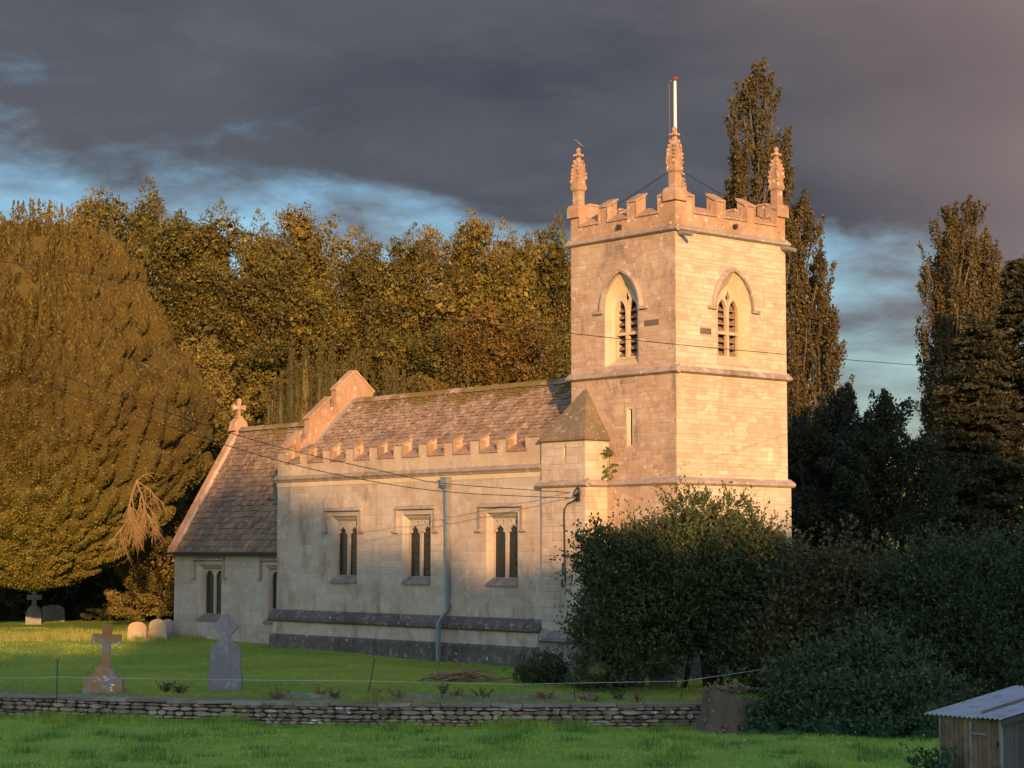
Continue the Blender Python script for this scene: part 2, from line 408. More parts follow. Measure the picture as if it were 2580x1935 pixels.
class MB:
    def __init__(s):
        s.V, s.F = [], []
    def add(s, V, F):
        b = len(s.V)
        s.V += [Vector(v) for v in V]
        s.F += [tuple(b + i for i in f) for f in F]
        return s
    def box(s, fr, s0, s1, z0, z1, d0, d1):
        P = [fr.p(a, b, c) for c in (d0, d1) for b in (z0, z1) for a in (s0, s1)]
        return s.add(P, [(4, 5, 7, 6), (1, 0, 2, 3), (5, 1, 3, 7), (0, 4, 6, 2), (6, 7, 3, 2), (0, 1, 5, 4)])
    def prism(s, fr, poly, d0, d1, holes=(), back=True):
        pts, tr = poly_tris(poly, holes)
        n = len(pts)
        s.add([fr.p(a, b, d1) for a, b in pts], tr)
        if back:
            s.add([fr.p(a, b, d0) for a, b in pts], [t[::-1] for t in tr])
        for ri, rg in enumerate([poly] + list(holes)):
            area = sum(rg[i][0] * rg[(i + 1) % len(rg)][1] - rg[(i + 1) % len(rg)][0] * rg[i][1] for i in range(len(rg)))
            rr = list(rg) if (area > 0) == (ri == 0) else list(rg)[::-1]
            m = len(rr)
            s.add([fr.p(a, b, d0) for a, b in rr] + [fr.p(a, b, d1) for a, b in rr],
                  [(i, (i + 1) % m, m + (i + 1) % m, m + i) for i in range(m)])
        return s
    def sheet(s, fr, poly, holes=(), d=0.0):
        pts, tr = poly_tris(poly, holes)
        return s.add([fr.p(a, b, d) for a, b in pts], tr)
    def loft(s, rings, closed=True, caps=False):
        m = len(rings[0])
        b = len(s.V)
        for rg in rings:
            s.V += [Vector(v) for v in rg]
        for k in range(len(rings) - 1):
            for i in range(m if closed else m - 1):
                j = (i + 1) % m
                s.F.append((b + k * m + i, b + k * m + j, b + (k + 1) * m + j, b + (k + 1) * m + i))
        if caps:
            s.F.append(tuple(b + i for i in range(m))[::-1])
            s.F.append(tuple(b + (len(rings) - 1) * m + i for i in range(m)))
        return s
    def run(s, fr, prof, s0, s1):
        """profile [(d, z)] swept along s, both ends capped"""
        n = len(prof)
        A = [fr.p(s0, z, d) for d, z in prof]; B = [fr.p(s1, z, d) for d, z in prof]
        s.add(A + B, [(i, (i + 1) % n, n + (i + 1) % n, n + i) for i in range(n)] + [tuple(range(n))[::-1], tuple(range(n, 2 * n))])
        return s
    def tube(s, pts, rad, sides=6):
        pts = [Vector(p) for p in pts]
        rings = []
        for i, p in enumerate(pts):
            d = (pts[min(i + 1, len(pts) - 1)] - pts[max(i - 1, 0)]).normalized()
            a = d.cross(Vector((0, 0, 1)) if abs(d.z) < 0.9 else Vector((1, 0, 0))).normalized()
            b = d.cross(a)
            r = rad[i] if isinstance(rad, (list, tuple)) else rad
            rings.append([p + a * (r * math.cos(k * 2 * math.pi / sides)) + b * (r * math.sin(k * 2 * math.pi / sides)) for k in range(sides)])
        return s.loft(rings, True, True)
    def ball(s, c, r, seg=8, rings=5, jit=0.0, rng=None):
        c = Vector(c)
        rr = r if isinstance(r, (list, tuple)) else (r, r, r)
        L = []
        for k in range(rings + 1):
            th = math.pi * k / rings
            ring = []
            for i in range(seg):
                ph = 2 * math.pi * i / seg
                q = 1 + (rng.uniform(-jit, jit) if rng else 0)
                ring.append(c + Vector((rr[0] * math.sin(th) * math.cos(ph) * q, rr[1] * math.sin(th) * math.sin(ph) * q, -rr[2] * math.cos(th) * q)))
            L.append(ring)
        return s.loft(L, True, False)
    def mesh(s, name, mat, smooth=False):
        return raw_mesh(name, s.V, s.F, mat, smooth)
    def build(s, name, mat, parent=None, smooth=False, **tags):
        o = bpy.data.objects.new(name, s.mesh(name, mat, smooth))
        link(o, parent)
        tag(o, **tags)
        return o

def copy_tree(o, parent=None):
    c = o.copy()
    link(c)
    c.parent = parent
    for ch in o.children:
        copy_tree(ch, c)
    return c

# ------------------------------------------------------------------ terrain
def wall_y(x):
    return 55.6 + 0.017 * x * x if x < 0 else 55.6 + 0.012 * x * x
def smooth01(v):
    v = min(1.0, max(0.0, v))
    return v * v * (3 - 2 * v)
def bumps(x, y, a=0.05):
    return a * (math.sin(x * 0.61 + y * 0.37) + math.sin(x * 0.23 - y * 0.53 + 1.3) + 0.6 * math.sin(x * 1.31 + y * 0.9 + 0.4))
def field_z(x, y):
    z = bumps(x, y, 0.03)
    if y < 38:
        z += 3.2 * smooth01((38 - y) / 38)
    if y < 0:
        z += 0.19 * (-y)
    return z
def yard_z(x, y):
    tt = y - wall_y(max(-30, min(30, x)))
    k = 0.0145 if x < -8 else (0.0058 if x > 2 else 0.0145 + (x + 8) / 10 * (0.0058 - 0.0145))
    z = 0.65 + max(0.0, min(tt, 48) - 4) * k + bumps(x, y, 0.022)
    if tt > 48:
        z += (tt - 48) * 0.05
    return z

def grid(name, xs, rows, zf, mat, label):
    V, F = [], []
    for row in rows:
        for x in xs:
            y = row(x)
            V.append((x, y, zf(x, y)))
    n = len(xs)
    for j in range(len(rows) - 1):
        for i in range(n - 1):
            F.append((j * n + i, j * n + i + 1, (j + 1) * n + i + 1, (j + 1) * n + i))
    me = raw_mesh(name, V, F, mat, True)
    return tag(link(bpy.data.objects.new(name, me)), label, None, None, 'structure')

xs = sorted(set([-400, -250, -150, -100, -70, -50, -40] + list(np.arange(-32, 32.1, 0.8)) + [36, 40, 50, 70, 100, 150, 250, 400]))
wy = lambda x: wall_y(max(-30, min(30, x)))
rows_f = [(lambda x, t=t: wy(x) + t) for t in list(np.arange(-240, -60, 15)) + list(np.arange(-60, -20, 3)) + list(np.arange(-20, 0, 0.7)) + [0.12]]
grid('field', xs, rows_f, field_z, 'ground_field', 'green meadow in front of the churchyard wall')
rows_y = [(lambda x, t=t: wy(x) + t) for t in [0.12] + list(np.arange(0.8, 45, 0.9)) + list(np.arange(46, 120, 6)) + [150, 220, 350, 600]]
grid('churchyard', xs, rows_y, yard_z, 'ground_yard', 'mown churchyard lawn rising behind the low wall')
# bank of earth that the wall holds up (a vertical step behind the stones)
bk = MB()
bx_ = list(np.arange(-32, 32.1, 0.8))
bk.loft([[Vector((x, wy(x) + 0.118, -0.2)) for x in bx_], [Vector((x, wy(x) + 0.118, yard_z(x, wy(x) + 0.12))) for x in bx_]], closed=False)
bk.build('bank', 'ground_earth', kind='structure', label='earth bank held by the churchyard wall')

# ------------------------------------------------------------------ the church
CH_LOC = (5.548, 66.76, 0.7)
CH_ROT = R(41.28) - math.pi / 2            # local +X = west, +Y = south (away), +Z up
HC = EYE - 0.7                             # church heights below are relative to eye level
church = empty('church', CH_LOC, CH_ROT)
tag(church, 'honey limestone village church with battlemented pinnacled tower and stone-tiled roofs', 'church')

def FN(Y, x0=0.0): return Frame((x0, Y, HC), (1, 0, 0), (0, 0, 1), (0, -1, 0))
def FW(X): return Frame((X, 0, HC), (0, 1, 0), (0, 0, 1), (1, 0, 0))
def FS(Y): return Frame((0, Y, HC), (-1, 0, 0), (0, 0, 1), (0, 1, 0))
def FE(X): return Frame((X, 0, HC), (0, -1, 0), (0, 0, 1), (-1, 0, 0))
def rect(a, b, c, d): return [(a, c), (b, c), (b, d), (a, d)]
def arch(s0, s1, zb, zs, za, n=8):
    """pointed arch outline, counter-clockwise from bottom left"""
    wd, h = s1 - s0, za - zs
    Rr = (wd * wd / 4 + h * h) / wd
    a1 = math.atan2(h, wd / 2 - Rr) if True else 0
    pts = [(s0, zb), (s1, zb)]
    # right arc: centre (s1-Rr, zs)
    end = math.atan2(h, (s0 + s1) / 2 - (s1 - Rr))
    for i in range(n + 1):
        a = end * i / n
        pts.append((s1 - Rr + Rr * math.cos(a), zs + Rr * math.sin(a)))
    for i in range(n - 1, -1, -1):
        a = end * i / n
        pts.append((s0 + Rr - Rr * math.cos(a), zs + Rr * math.sin(a)))
    return pts

STONES = []
rs = random.Random(7)
def blocked(poly, z0, z1):
    lo, hi = 1e9, -1e9
    n = len(poly)
    for k in range(7):
        z = z0 + (z1 - z0) * k / 6
        for i in range(n):
            a, b = poly[i], poly[(i + 1) % n]
            if (a[1] <= z) != (b[1] <= z):
                x = a[0] + (b[0] - a[0]) * (z - a[1]) / (b[1] - a[1])
                lo, hi = min(lo, x), max(hi, x)
    for p in poly:
        if z0 <= p[1] <= z1:
            lo, hi = min(lo, p[0]), max(hi, p[0])
    return (lo, hi) if lo < hi else None
def masonry(fr, s0, s1, z0, z1, holes, host, mat, ch=(0.13, 0.24), lw=(0.25, 0.65), proud=(0.004, 0.014), gap=0.012, d=0.0, skip=0.0, zj=0.0):
    z = z0
    while z < z1 - 0.05:
        h = min(rs.uniform(*ch), z1 - z)
        if z1 - z - h < 0.08:
            h = z1 - z
        free = [(s0, s1)]
        for hp in holes:
            bl = blocked(hp, z, z + h)
            if bl:
                nf = []
                for a, b in free:
                    if bl[1] <= a or bl[0] >= b:
                        nf.append((a, b))
                    else:
                        if bl[0] - a > 0.06: nf.append((a, bl[0]))
                        if b - bl[1] > 0.06: nf.append((bl[1], b))
                free = nf
        for a, b in free:
            s = a
            while s < b - 1e-3:
                wd = rs.uniform(*lw) * (0.7 + 0.6 * h / ch[1])
                if b - s - wd < lw[0] * 0.6:
                    wd = b - s
                wd = min(wd, b - s)
                if rs.random() >= skip:
                    j = rs.uniform(-zj, zj)
                    STONES.append((fr, s + gap / 2, z + gap / 2 + max(j, 0), wd - gap, h - gap - abs(j), rs.uniform(*proud), d, mat, host))
                s += wd
        z += h

def part(mb, name, mat, parent=None, **k):
    return mb.build(name, mat, parent or church, **k)

TX, TY = -5.2, 5.65                          # tower plan
ZG = -5.2
N0, W0 = FN(0.0), FW(0.0)
NL, WL = FN(-0.08), FW(0.08)

# ---- tower walls
belfry_n = arch(-3.45, -1.80, 6.42, 8.40, 9.62)
belfry_w = arch(2.02, 3.70, 6.42, 8.40, 9.62)
slit_n = rect(-2.42, -2.06, 3.55, 4.95)
m = MB()
m.sheet(N0, rect(TX, 0, 2.3, 10.9), [belfry_n, slit_n])
m.sheet(W0, rect(0, TY, 2.3, 10.9), [belfry_w])
m.sheet(FS(TY), rect(0, -TX, ZG, 10.9)); m.sheet(FE(TX), rect(-TY, 0, ZG, 10.9))
m.sheet(NL, rect(TX, 0.08, ZG, 2.3)); m.sheet(WL, rect(-0.08, TY + 0.08, ZG, 2.3))
tower_wall = part(m, 'tower_wall', 'mortar')
dark_n = [rect(-1.52, -0.80, 7.68, 7.90), rect(-0.95, -0.35, 6.95, 7.35)]
dark_w = [rect(1.18, 1.74, 7.40, 7.62)]
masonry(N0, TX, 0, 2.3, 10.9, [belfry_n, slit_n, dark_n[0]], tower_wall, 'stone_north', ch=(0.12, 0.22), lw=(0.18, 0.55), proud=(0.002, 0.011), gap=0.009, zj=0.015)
masonry(W0, 0, TY, 2.3, 10.9, [belfry_w, dark_w[0]], tower_wall, 'stone_west', ch=(0.08, 0.20), lw=(0.14, 0.60), proud=(0.001, 0.008), gap=0.007, zj=0.02)
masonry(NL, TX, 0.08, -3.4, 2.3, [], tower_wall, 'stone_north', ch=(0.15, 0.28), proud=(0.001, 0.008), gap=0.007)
masonry(WL, -0.08, TY + 0.08, -3.4, 2.3, [], tower_wall, 'stone_west', ch=(0.11, 0.24), lw=(0.2, 0.6), proud=(0.001, 0.007), gap=0.007, zj=0.02)
for fr, q in ((N0, dark_n[0]), (W0, dark_w[0])):
    part(MB().box(fr, q[0][0] + .01, q[2][0] - .01, q[0][1] + .01, q[2][1] - .01, -0.02, 0.012), 'patched_stone', 'dark_block', tower_wall)

# ---- string courses round the tower
def string(z, o, d=0.0, top=0.16):
    prof = [(d - 0.05, z + top), (d + o, z + 0.05), (d + o, z - 0.02), (d + o * 0.45, z - 0.07), (d - 0.05, z - 0.09)]
    mb = MB()
    mb.run(N0, prof, TX - o, 0.0 + d + o)
    mb.run(W0, prof, -d + 0.001, TY + d + o)
    mb.run(FE(TX), prof, -(TY + o), 0.0)
    mb.run(FS(TY), prof, 0.0, -TX)
    return mb
part(string(10.92, 0.15, 0.0, 0.20), 'cornice', 'stone_string')
part(string(6.08, 0.15, 0.0, 0.22), 'string_course', 'stone_string')
mb = MB()
prof = [(-0.05, 2.52), (0.20, 2.36), (0.20, 2.28), (0.13, 2.22), (0.0, 2.20)]
mb.run(N0, prof, -3.30, 0.20); mb.run(W0, prof, 0.001, TY + 0.2)
part(mb, 'string_course', 'stone_string')
mb = MB()
prof = [(0.05, -2.55), (0.34, -2.86), (0.34, -2.98), (0.22, -3.04), (0.22, -3.45), (0.30, -3.55), (0.30, ZG), (0.0, ZG)]
mb.run(N0, prof, -3.30, 0.30); mb.run(W0, prof, 0.001, TY + 0.3)
part(mb, 'plinth', 'stone_plinth')

# ---- battlements
def battlement(name, fr, s0, s1, merlons, z0, zc, zm, t=0.46, rise=0.30, mats=('stone_parapet', 'stone_parapet')):
    mb, cp, mo = MB(), MB(), []
    def pr(zt): return [(0, z0), (0, zt), (-t, zt + rise - 0.03), (-t, z0)]
    def pc(zt): return [(0.055, zt - 0.03), (0.055, zt + 0.035), (-t - 0.03, zt + rise + 0.03), (-t - 0.03, zt + rise - 0.05), (-0.03, zt - 0.02)]
    cur = s0
    for a, b in sorted(merlons):
        if a > cur + 1e-4:
            mb.run(fr, pr(zc), cur, a); cp.run(fr, pc(zc), cur, a)
        mb.run(fr, pr(zm), a, b)
        cp.run(fr, pc(zm), a - (0.05 if a > s0 + .01 else 0), b + (0.05 if b < s1 - .01 else 0))
        for e, sg in ((a, -1), (b, 1)):
            if s0 + .01 < e < s1 - .01:
                x0, x1 = sorted((e, e + sg * 0.05))
                mo.append(MB().box(fr, x0 + 0.001, x1, zc + 0.03, zm - 0.031, -t * 0.55, 0.05))
        cur = b
    if cur < s1 - 1e-4:
        mb.run(fr, pr(zc), cur, s1); cp.run(fr, pc(zc), cur, s1)
    o = part(mb, name, mats[0])
    part(cp, 'coping', mats[1], o)
    for q in mo: part(q, 'merlon_moulding', mats[1], o)
    return o
PZ0, PZC, PZM = 10.95, 11.56, 12.12
battlement('parapet', N0, TX, 0.0, [(TX, -4.74), (-3.70, -3.30), (-2.24, -1.86), (-0.75, 0.0)], PZ0, PZC, PZM)
battlement('parapet', W0, 0.462, TY, [(0.462, 0.86), (2.06, 2.42), (3.62, 3.98), (5.20, TY)], PZ0, PZC, PZM)
battlement('parapet', FS(TY), 0.462, -TX, [(0.462, 0.9), (2.0, 2.4), (3.5, 3.9), (4.8, -TX)], PZ0, PZC, PZM)
battlement('parapet', FE(TX), -TY + 0.462, -0.462, [(-TY + 0.462, -4.8), (-3.9, -3.5), (-2.4, -2.0), (-0.9, -0.462)], PZ0, PZC, PZM)
part(MB().box(N0, TX + 0.3, -0.3, 10.7, 10.95, -TY + 0.3, -0.3), 'tower_roof', 'roofing_lead')

# ---- pinnacles
def pinnacle(x, y, broken=False):
    mb = MB()
    def sq(a, z): return [Vector((x - a, y - a, HC + z)), Vector((x + a, y - a, HC + z)), Vector((x + a, y + a, HC + z)), Vector((x - a, y + a, HC + z))]
    prof = [(0.30, 11.9), (0.30, 12.22), (0.27, 12.34), (0.150, 12.40), (0.150, 12.88), (0.19, 12.93), (0.205, 12.98), (0.205, 13.06), (0.185, 13.10), (0.185, 13.16), (0.172, 13.20), (0.165, 13.45), (0.14, 13.75), (0.085, 14.03), (0.05, 14.10), (0.075, 14.17), (0.09, 14.23), (0.05, 14.28), (0.045, 14.36), (0.06, 14.42), (0.02, 14.49)]
    mb.loft([sq(a, z) for a, z in prof], True, True)
    for k in range(6):
        z = 13.24 + k * 0.145
        a = np.interp(z, [13.2, 13.45, 13.75, 14.03], [0.172, 0.165, 0.14, 0.085])
        for sx, sy in ((1, 1), (1, -1), (-1, 1), (-1, -1)):
            q = a + 0.012
            if rs.random() < .12: continue
            mb.ball((x + sx * q, y + sy * q, HC + z), (0.05 * rs.uniform(.7, 1.35), 0.05 * rs.uniform(.7, 1.35), 0.06 * rs.uniform(.7, 1.3)), 6, 4, 0.35, rs)
    for sx, sy in ((1, 0), (-1, 0), (0, 1), (0, -1), (1, 1), (1, -1), (-1, 1), (-1, -1)):
        mb.ball((x + sx * 0.10, y + sy * 0.10, HC + 14.20), (0.06, 0.06, 0.05), 6, 4, 0.2, rs)
    for sx, sy in ((1, 0), (-1, 0), (0, 1), (0, -1)):
        mb.ball((x + sx * 0.06, y + sy * 0.06, HC + 14.36), (0.04, 0.04, 0.04), 6, 4, 0.2, rs)
    return part(mb, 'pinnacle', 'stone_parapet')
pinnacle(-0.20, 0.20); pinnacle(TX + 0.20, 0.20); pinnacle(-0.20, TY - 0.20)
pinnacle(TX + 0.20, TY - 0.20)

# ---- belfry windows
def belfry(fr, o, c, holes_frame):
    wn = MB()
    outer = arch(c - .84, c + .84, 6.42, 8.40, 9.62)
    mid = arch(c - .70, c + .70, 6.52, 8.38, 9.46)
    mid2 = arch(c - .66, c + .66, 6.54, 8.37, 9.42)
    inner = arch(c - .56, c + .56, 6.66, 8.32, 9.26)
    wn.loft([[fr.p(a, b, .004) for a, b in outer], [fr.p(a, b, -.12) for a, b in mid], [fr.p(a, b, -.14) for a, b in mid2], [fr.p(a, b, -.27) for a, b in inner], [fr.p(a, b, -.62) for a, b in inner]])
    win = part(wn, 'belfry_window', 'stone_dressed')
    # hood mould with stops
    ho = arch(c - 1.08, c + 1.08, 8.36, 8.40, 9.86)[2:]
    hi = arch(c - .93, c + .93, 8.36, 8.40, 9.70)[2:]
    hd = MB()
    hd.loft([[fr.p(a, b, -.02) for a, b in ho], [fr.p(a, b, .05) for a, b in ho], [fr.p(a * .5 + c2 * .5, b * .5 + d2 * .5, .13) for (a, b), (c2, d2) in zip(ho, hi)], [fr.p(a, b, .12) for a, b in hi], [fr.p(a, b, -.02) for a, b in hi]], closed=False)
    for sg in (-1, 1):
        x0, x1 = sorted((c + sg * .92, c + sg * 1.30))
        hd.box(fr, x0, x1, 8.30, 8.41, -.02, .115)
    part(hd, 'hood_mould', 'stone_string', win)
    # tracery
    lw = 0.45
    L1 = lambda s: [rect(s - lw / 2, s + lw / 2, 6.74, 7.50), arch(s - lw / 2, s + lw / 2, 7.60, 8.32, 8.74, 5)]
    holes = []
    for sg in (-1, 1):
        holes += L1(c + sg * 0.285)
    holes.append([(c, 8.58), (c + .13, 8.80), (c, 9.06), (c - .13, 8.80)])
    part(MB().prism(fr, inner, -.39, -.25, holes), 'tracery', 'stone_dressed', win)
    for sg in (-1, 1):
        x = c + sg * 0.285
        for k, z in enumerate((6.76, 7.00, 7.24, 7.62, 7.86, 8.10, 8.34)):
            lv = MB()
            hw = lw / 2 + 0.03 if z < 8.2 else lw / 2 - 0.03
            lv.add([fr.p(x - hw, z, -.37), fr.p(x + hw, z, -.37), fr.p(x + hw, z + .24, -.67), fr.p(x - hw, z + .24, -.67),
                    fr.p(x - hw, z + .035, -.365), fr.p(x + hw, z + .035, -.365), fr.p(x + hw, z + .275, -.665), fr.p(x - hw, z + .275, -.665)],
                   [(0, 1, 5, 4), (4, 5, 6, 7), (3, 2, 1, 0), (1, 2, 6, 5), (0, 4, 7, 3), (2, 3, 7, 6)])
            part(lv, 'louvre', 'oak_louvre', win)
    part(MB().sheet(fr, arch(c - .6, c + .6, 6.5, 8.4, 9.4), (), -.80), 'shade_sheet', 'painted_shade', win)  # flat sheet painted black where the belfry inside is only shade
    return win
belfry(N0, None, -2.62, None); belfry(W0, None, 2.86, None)

# ---- slit in the tower's north face
sl = MB()
so, si = rect(-2.42, -2.06, 3.55, 4.95), rect(-2.30, -2.17, 3.64, 4.85)
sl.loft([[N0.p(a, b, .004) for a, b in so], [N0.p(a, b, .004) for a, b in rect(-2.36, -2.11, 3.60, 4.89)], [N0.p(a, b, -.10) for a, b in si], [N0.p(a, b, -.5) for a, b in si]])
slit = part(sl, 'slit_window', 'stone_dressed')
part(MB().sheet(N0, so, (), -.13), 'shade_sheet', 'painted_shade', slit)  # black sheet close behind the slit, in place of its inner shade

# ---- stair turret
UX0, UX1, UY = -5.56, -3.30, -1.12
UN, UW = FN(UY), FW(UX1)
um = MB()
slot = rect(-4.40, -4.26, 3.25, 3.63)
um.sheet(UN, rect(UX0, UX1, ZG, 3.9), [slot]); um.sheet(UW, rect(UY, 0, ZG, 3.9)); um.sheet(FE(UX0), rect(0, -UY, ZG, 3.9))
turret_wall = part(um, 'turret_wall', 'mortar')
masonry(UN, UX0, UX1, -3.0, 3.9, [slot], turret_wall, 'stone_nave', ch=(0.18, 0.30), lw=(0.3, 0.7), gap=.010)
masonry(UW, UY, 0, -3.0, 3.9, [], turret_wall, 'stone_west', ch=(0.18, 0.30), lw=(0.3, 0.7), gap=.010)
so = MB().loft([[UN.p(a, b, .004) for a, b in slot], [UN.p(a, b, -.3) for a, b in slot]])
sl2 = part(so, 'slit_window', 'stone_dressed')
part(MB().sheet(UN, slot, (), -.09), 'shade_sheet', 'painted_shade', sl2)  # black sheet paints the shade inside the turret slit
prof = [(-0.05, 2.50), (0.14, 2.34), (0.14, 2.27), (0.07, 2.21), (-0.05, 2.20)]
mb = MB().run(UN, prof, UX0 - .14, UX1 + .14); mb.run(UW, prof, UY + .001, 0.0); part(mb, 'string_course', 'stone_string')
prof = [(-0.05, -2.70), (0.20, -3.02), (0.20, -3.14), (0.10, -3.20), (0.10, ZG), (-0.05, ZG)]
mb = MB().run(UN, prof, UX0, UX1 + .10); mb.run(UW, prof, UY + .001, 0.0); part(mb, 'plinth', 'stone_sill')
cap = MB()
ax_, ay_ = (UX0 + UX1) / 2, 0.02
cb = [(UX0 - .10, UY - .10), (UX1 + .10, UY - .10), (UX1 + .10, 1.1), (UX0 - .10, 1.1)]
def cap_ring(k, z, ex=0.0): return [Vector((ax_ + (x - ax_) * k, ay_ + (y - ay_) * k, HC + z)) for x, y in cb]
rings = [cap_ring(.96, 3.80), cap_ring(1.0, 3.84), cap_ring(1.0, 3.90)]
nc = 6
for i in range(nc):
    z0 = 3.90 + (5.78 - 3.90) * i / nc; z1 = 3.90 + (5.78 - 3.90) * (i + 1) / nc
    k0 = 1 - i / nc; k1 = 1 - (i + 1) / nc
    rings += [cap_ring(k0 * 0.985, z0 + .003), cap_ring(max(k1 + .012, .01), z1)]
cap.loft(rings, True, True)
part(cap, 'turret_roof', 'stone_turret_cap')

# ---- nave
NX0, NX1, NY, NYS, RY, RZ, RS = -22.06, -5.2, -1.0, 6.4, 2.7, 6.38, 0.97
NN = FN(NY)
nave_c = (-17.40, -12.78, -7.82)
nave_holes = [rect(c - .86, c + .86, -1.22, 1.38) for c in nave_c]
m = MB()
m.sheet(NN, rect(NX0, UX0 + .05, ZG, 3.0), nave_holes)
m.sheet(FE(NX0), rect(-NYS, -NY, ZG, 3.0)); m.sheet(FS(NYS), rect(-NX1, -NX0, ZG, 3.2))
nave_wall = part(m, 'nave_wall', 'mortar_pale')
masonry(NN, NX0, UX0 + .04, -2.4, 2.95, nave_holes, nave_wall, 'stone_nave', ch=(0.24, 0.40), lw=(0.45, 1.0), proud=(0.002, 0.008), gap=0.009)
prof = [(-0.03, -2.38), (0.24, -2.70), (0.24, -2.82), (0.20, -2.88), (0.10, -2.90), (-0.03, -2.90)]
part(MB().run(NN, prof, NX0 - .28, UX0 - .002), 'plinth_moulding', 'stone_plinth')
part(MB().run(NN, [(0.10, -2.88), (0.10, -3.42), (-0.03, -3.42), (-0.03, -2.88)], NX0 - .10, UX0 - .003), 'plinth_band', 'stone_nave')
part(MB().run(NN, [(0.10, -3.40), (0.21, -3.50), (0.21, ZG), (-0.03, ZG), (-0.03, -3.40)], NX0 - .21, UX0 - .004), 'plinth', 'stone_plinth')
prof = [(-0.05, 3.12), (0.15, 2.99), (0.15, 2.93), (0.08, 2.86), (0.05, 2.80), (-0.05, 2.78)]
part(MB().run(NN, prof, NX0 - .13, UX0 - .002), 'string_course', 'stone_string')
part(MB().run(NN, [(0.022, 2.80), (0.022, 2.62), (-0.02, 2.62), (-0.02, 2.80)], NX0 - .02, UX0 - .003), 'frieze_band', 'stone_dressed')
mer = [(-22.06, -21.46), (-20.38, -19.90), (-18.80, -18.30), (-17.22, -16.74), (-15.68, -15.18), (-14.13, -13.65), (-12.58, -12.09), (-11.06, -10.57), (-9.54, -9.04), (-8.02, -7.51), (-6.45, UX0 - .005)]
battlement('parapet', NN, NX0, UX0 - .005, mer, 3.0, 3.60, 4.08, t=0.44, rise=0.26, mats=('stone_honey', 'stone_coping'))

def gothic_window(fr, c, hw, z0, z1, depth, glass_mat='glass_leaded', hood_drop=0.86, hood_out=0.36, arched=False):
    """square-headed two-light window: returns its surround"""
    o = rect(c - hw, c + hw, z0, z1)
    a1 = rect(c - hw + .07, c + hw - .07, z0 + .06, z1 - .07)
    a2 = rect(c - hw + .10, c + hw - .10, z0 + .08, z1 - .10)
    iw = hw - .15
    inn = rect(c - iw, c + iw, z0 + .22, z1 - .20)
    wn = MB()
    wn.loft([[fr.p(*p, .010) for p in o], [fr.p(*p, -.09) for p in a1], [fr.p(*p, -.10) for p in a2], [fr.p(*p, -depth + .04) for p in inn], [fr.p(*p, -depth - .15) for p in inn]])
    win = part(wn, 'window', 'stone_jamb')
    zi0, zi1 = z0 + .22, z1 - .20
    lw = iw - .085
    holes = []
    zsp = zi1 - .62
    for sg in (-1, 1):
        x = c + sg * (lw / 2 + .065)
        L, Rt = x - lw / 2, x + lw / 2
        if arched:
            holes.append(arch(L, Rt, zi0 + .03, zi1 - .42, zi1 - .06, 6))
        else:
            q = lw
            holes.append([(L, zi0 + .03), (Rt, zi0 + .03), (Rt, zsp), (Rt - .02 * q, zsp + .10), (Rt - .20 * q, zsp + .13), (Rt - .14 * q, zsp + .22), (Rt - .30 * q, zsp + .30), (x, zsp + .40), (L + .30 * q, zsp + .30), (L + .14 * q, zsp + .22), (L + .20 * q, zsp + .13), (L + .02 * q, zsp + .10)])
            for sx in (-1, 1):
                holes.append([(x + sx * .17 * q, zsp + .44), (x + sx * .34 * q, zsp + .40), (x + sx * .40 * q, zsp + .54), (x + sx * .22 * q, zsp + .56)][::sx])
    part(MB().prism(fr, inn, -depth - .10, -depth + .02, holes), 'tracery', 'stone_jamb', win)
    for sg in (-1, 1):
        x = c + sg * (lw / 2 + .065)
        part(MB().prism(fr, rect(x - lw / 2 - .03, x + lw / 2 + .03, zi0, zi1 - .02), -depth - .075, -depth - .06), 'pane', glass_mat, win)
        for k in range(1, 5):
            z = zi0 + (zsp - zi0) * k / 5
            part(MB().box(fr, x - lw / 2, x + lw / 2, z - .008, z + .008, -depth - .055, -depth - .04), 'saddle_bar', 'dark_iron', win)
    # sill
    part(MB().run(fr, [(.07, z0 - .07), (.07, z0 + .0), (-depth + .03, zi0 + .02), (-depth + .03, z0 - .05)], c - hw + .004, c + hw - .004), 'sill', 'stone_sill', win)
    # square label with returned stops
    hd = MB()
    ho = hw + hood_out
    ph = [(-.02, z1 + .36), (.10, z1 + .28), (.13, z1 + .24), (.13, z1 + .20), (.06, z1 + .17), (-.02, z1 + .17)]
    hd.run(fr, ph, c - ho, c + ho)
    for sg in (-1, 1):
        x0, x1 = sorted((c + sg * ho, c + sg * (ho - .10)))
        hd.box(fr, x0, x1, z1 + .36 - hood_drop - .1, z1 + .171, -.02, .10)
        x0, x1 = sorted((c + sg * (ho + .14), c + sg * (ho - .11)))
        hd.box(fr, x0, x1, z1 + .36 - hood_drop - .20, z1 + .36 - hood_drop - .101, -.02, .13)
    part(hd, 'hood_mould', 'stone_string', win)
    return win
for c in nave_c:
    gothic_window(NN, c, .86, -1.22, 1.38, .24)

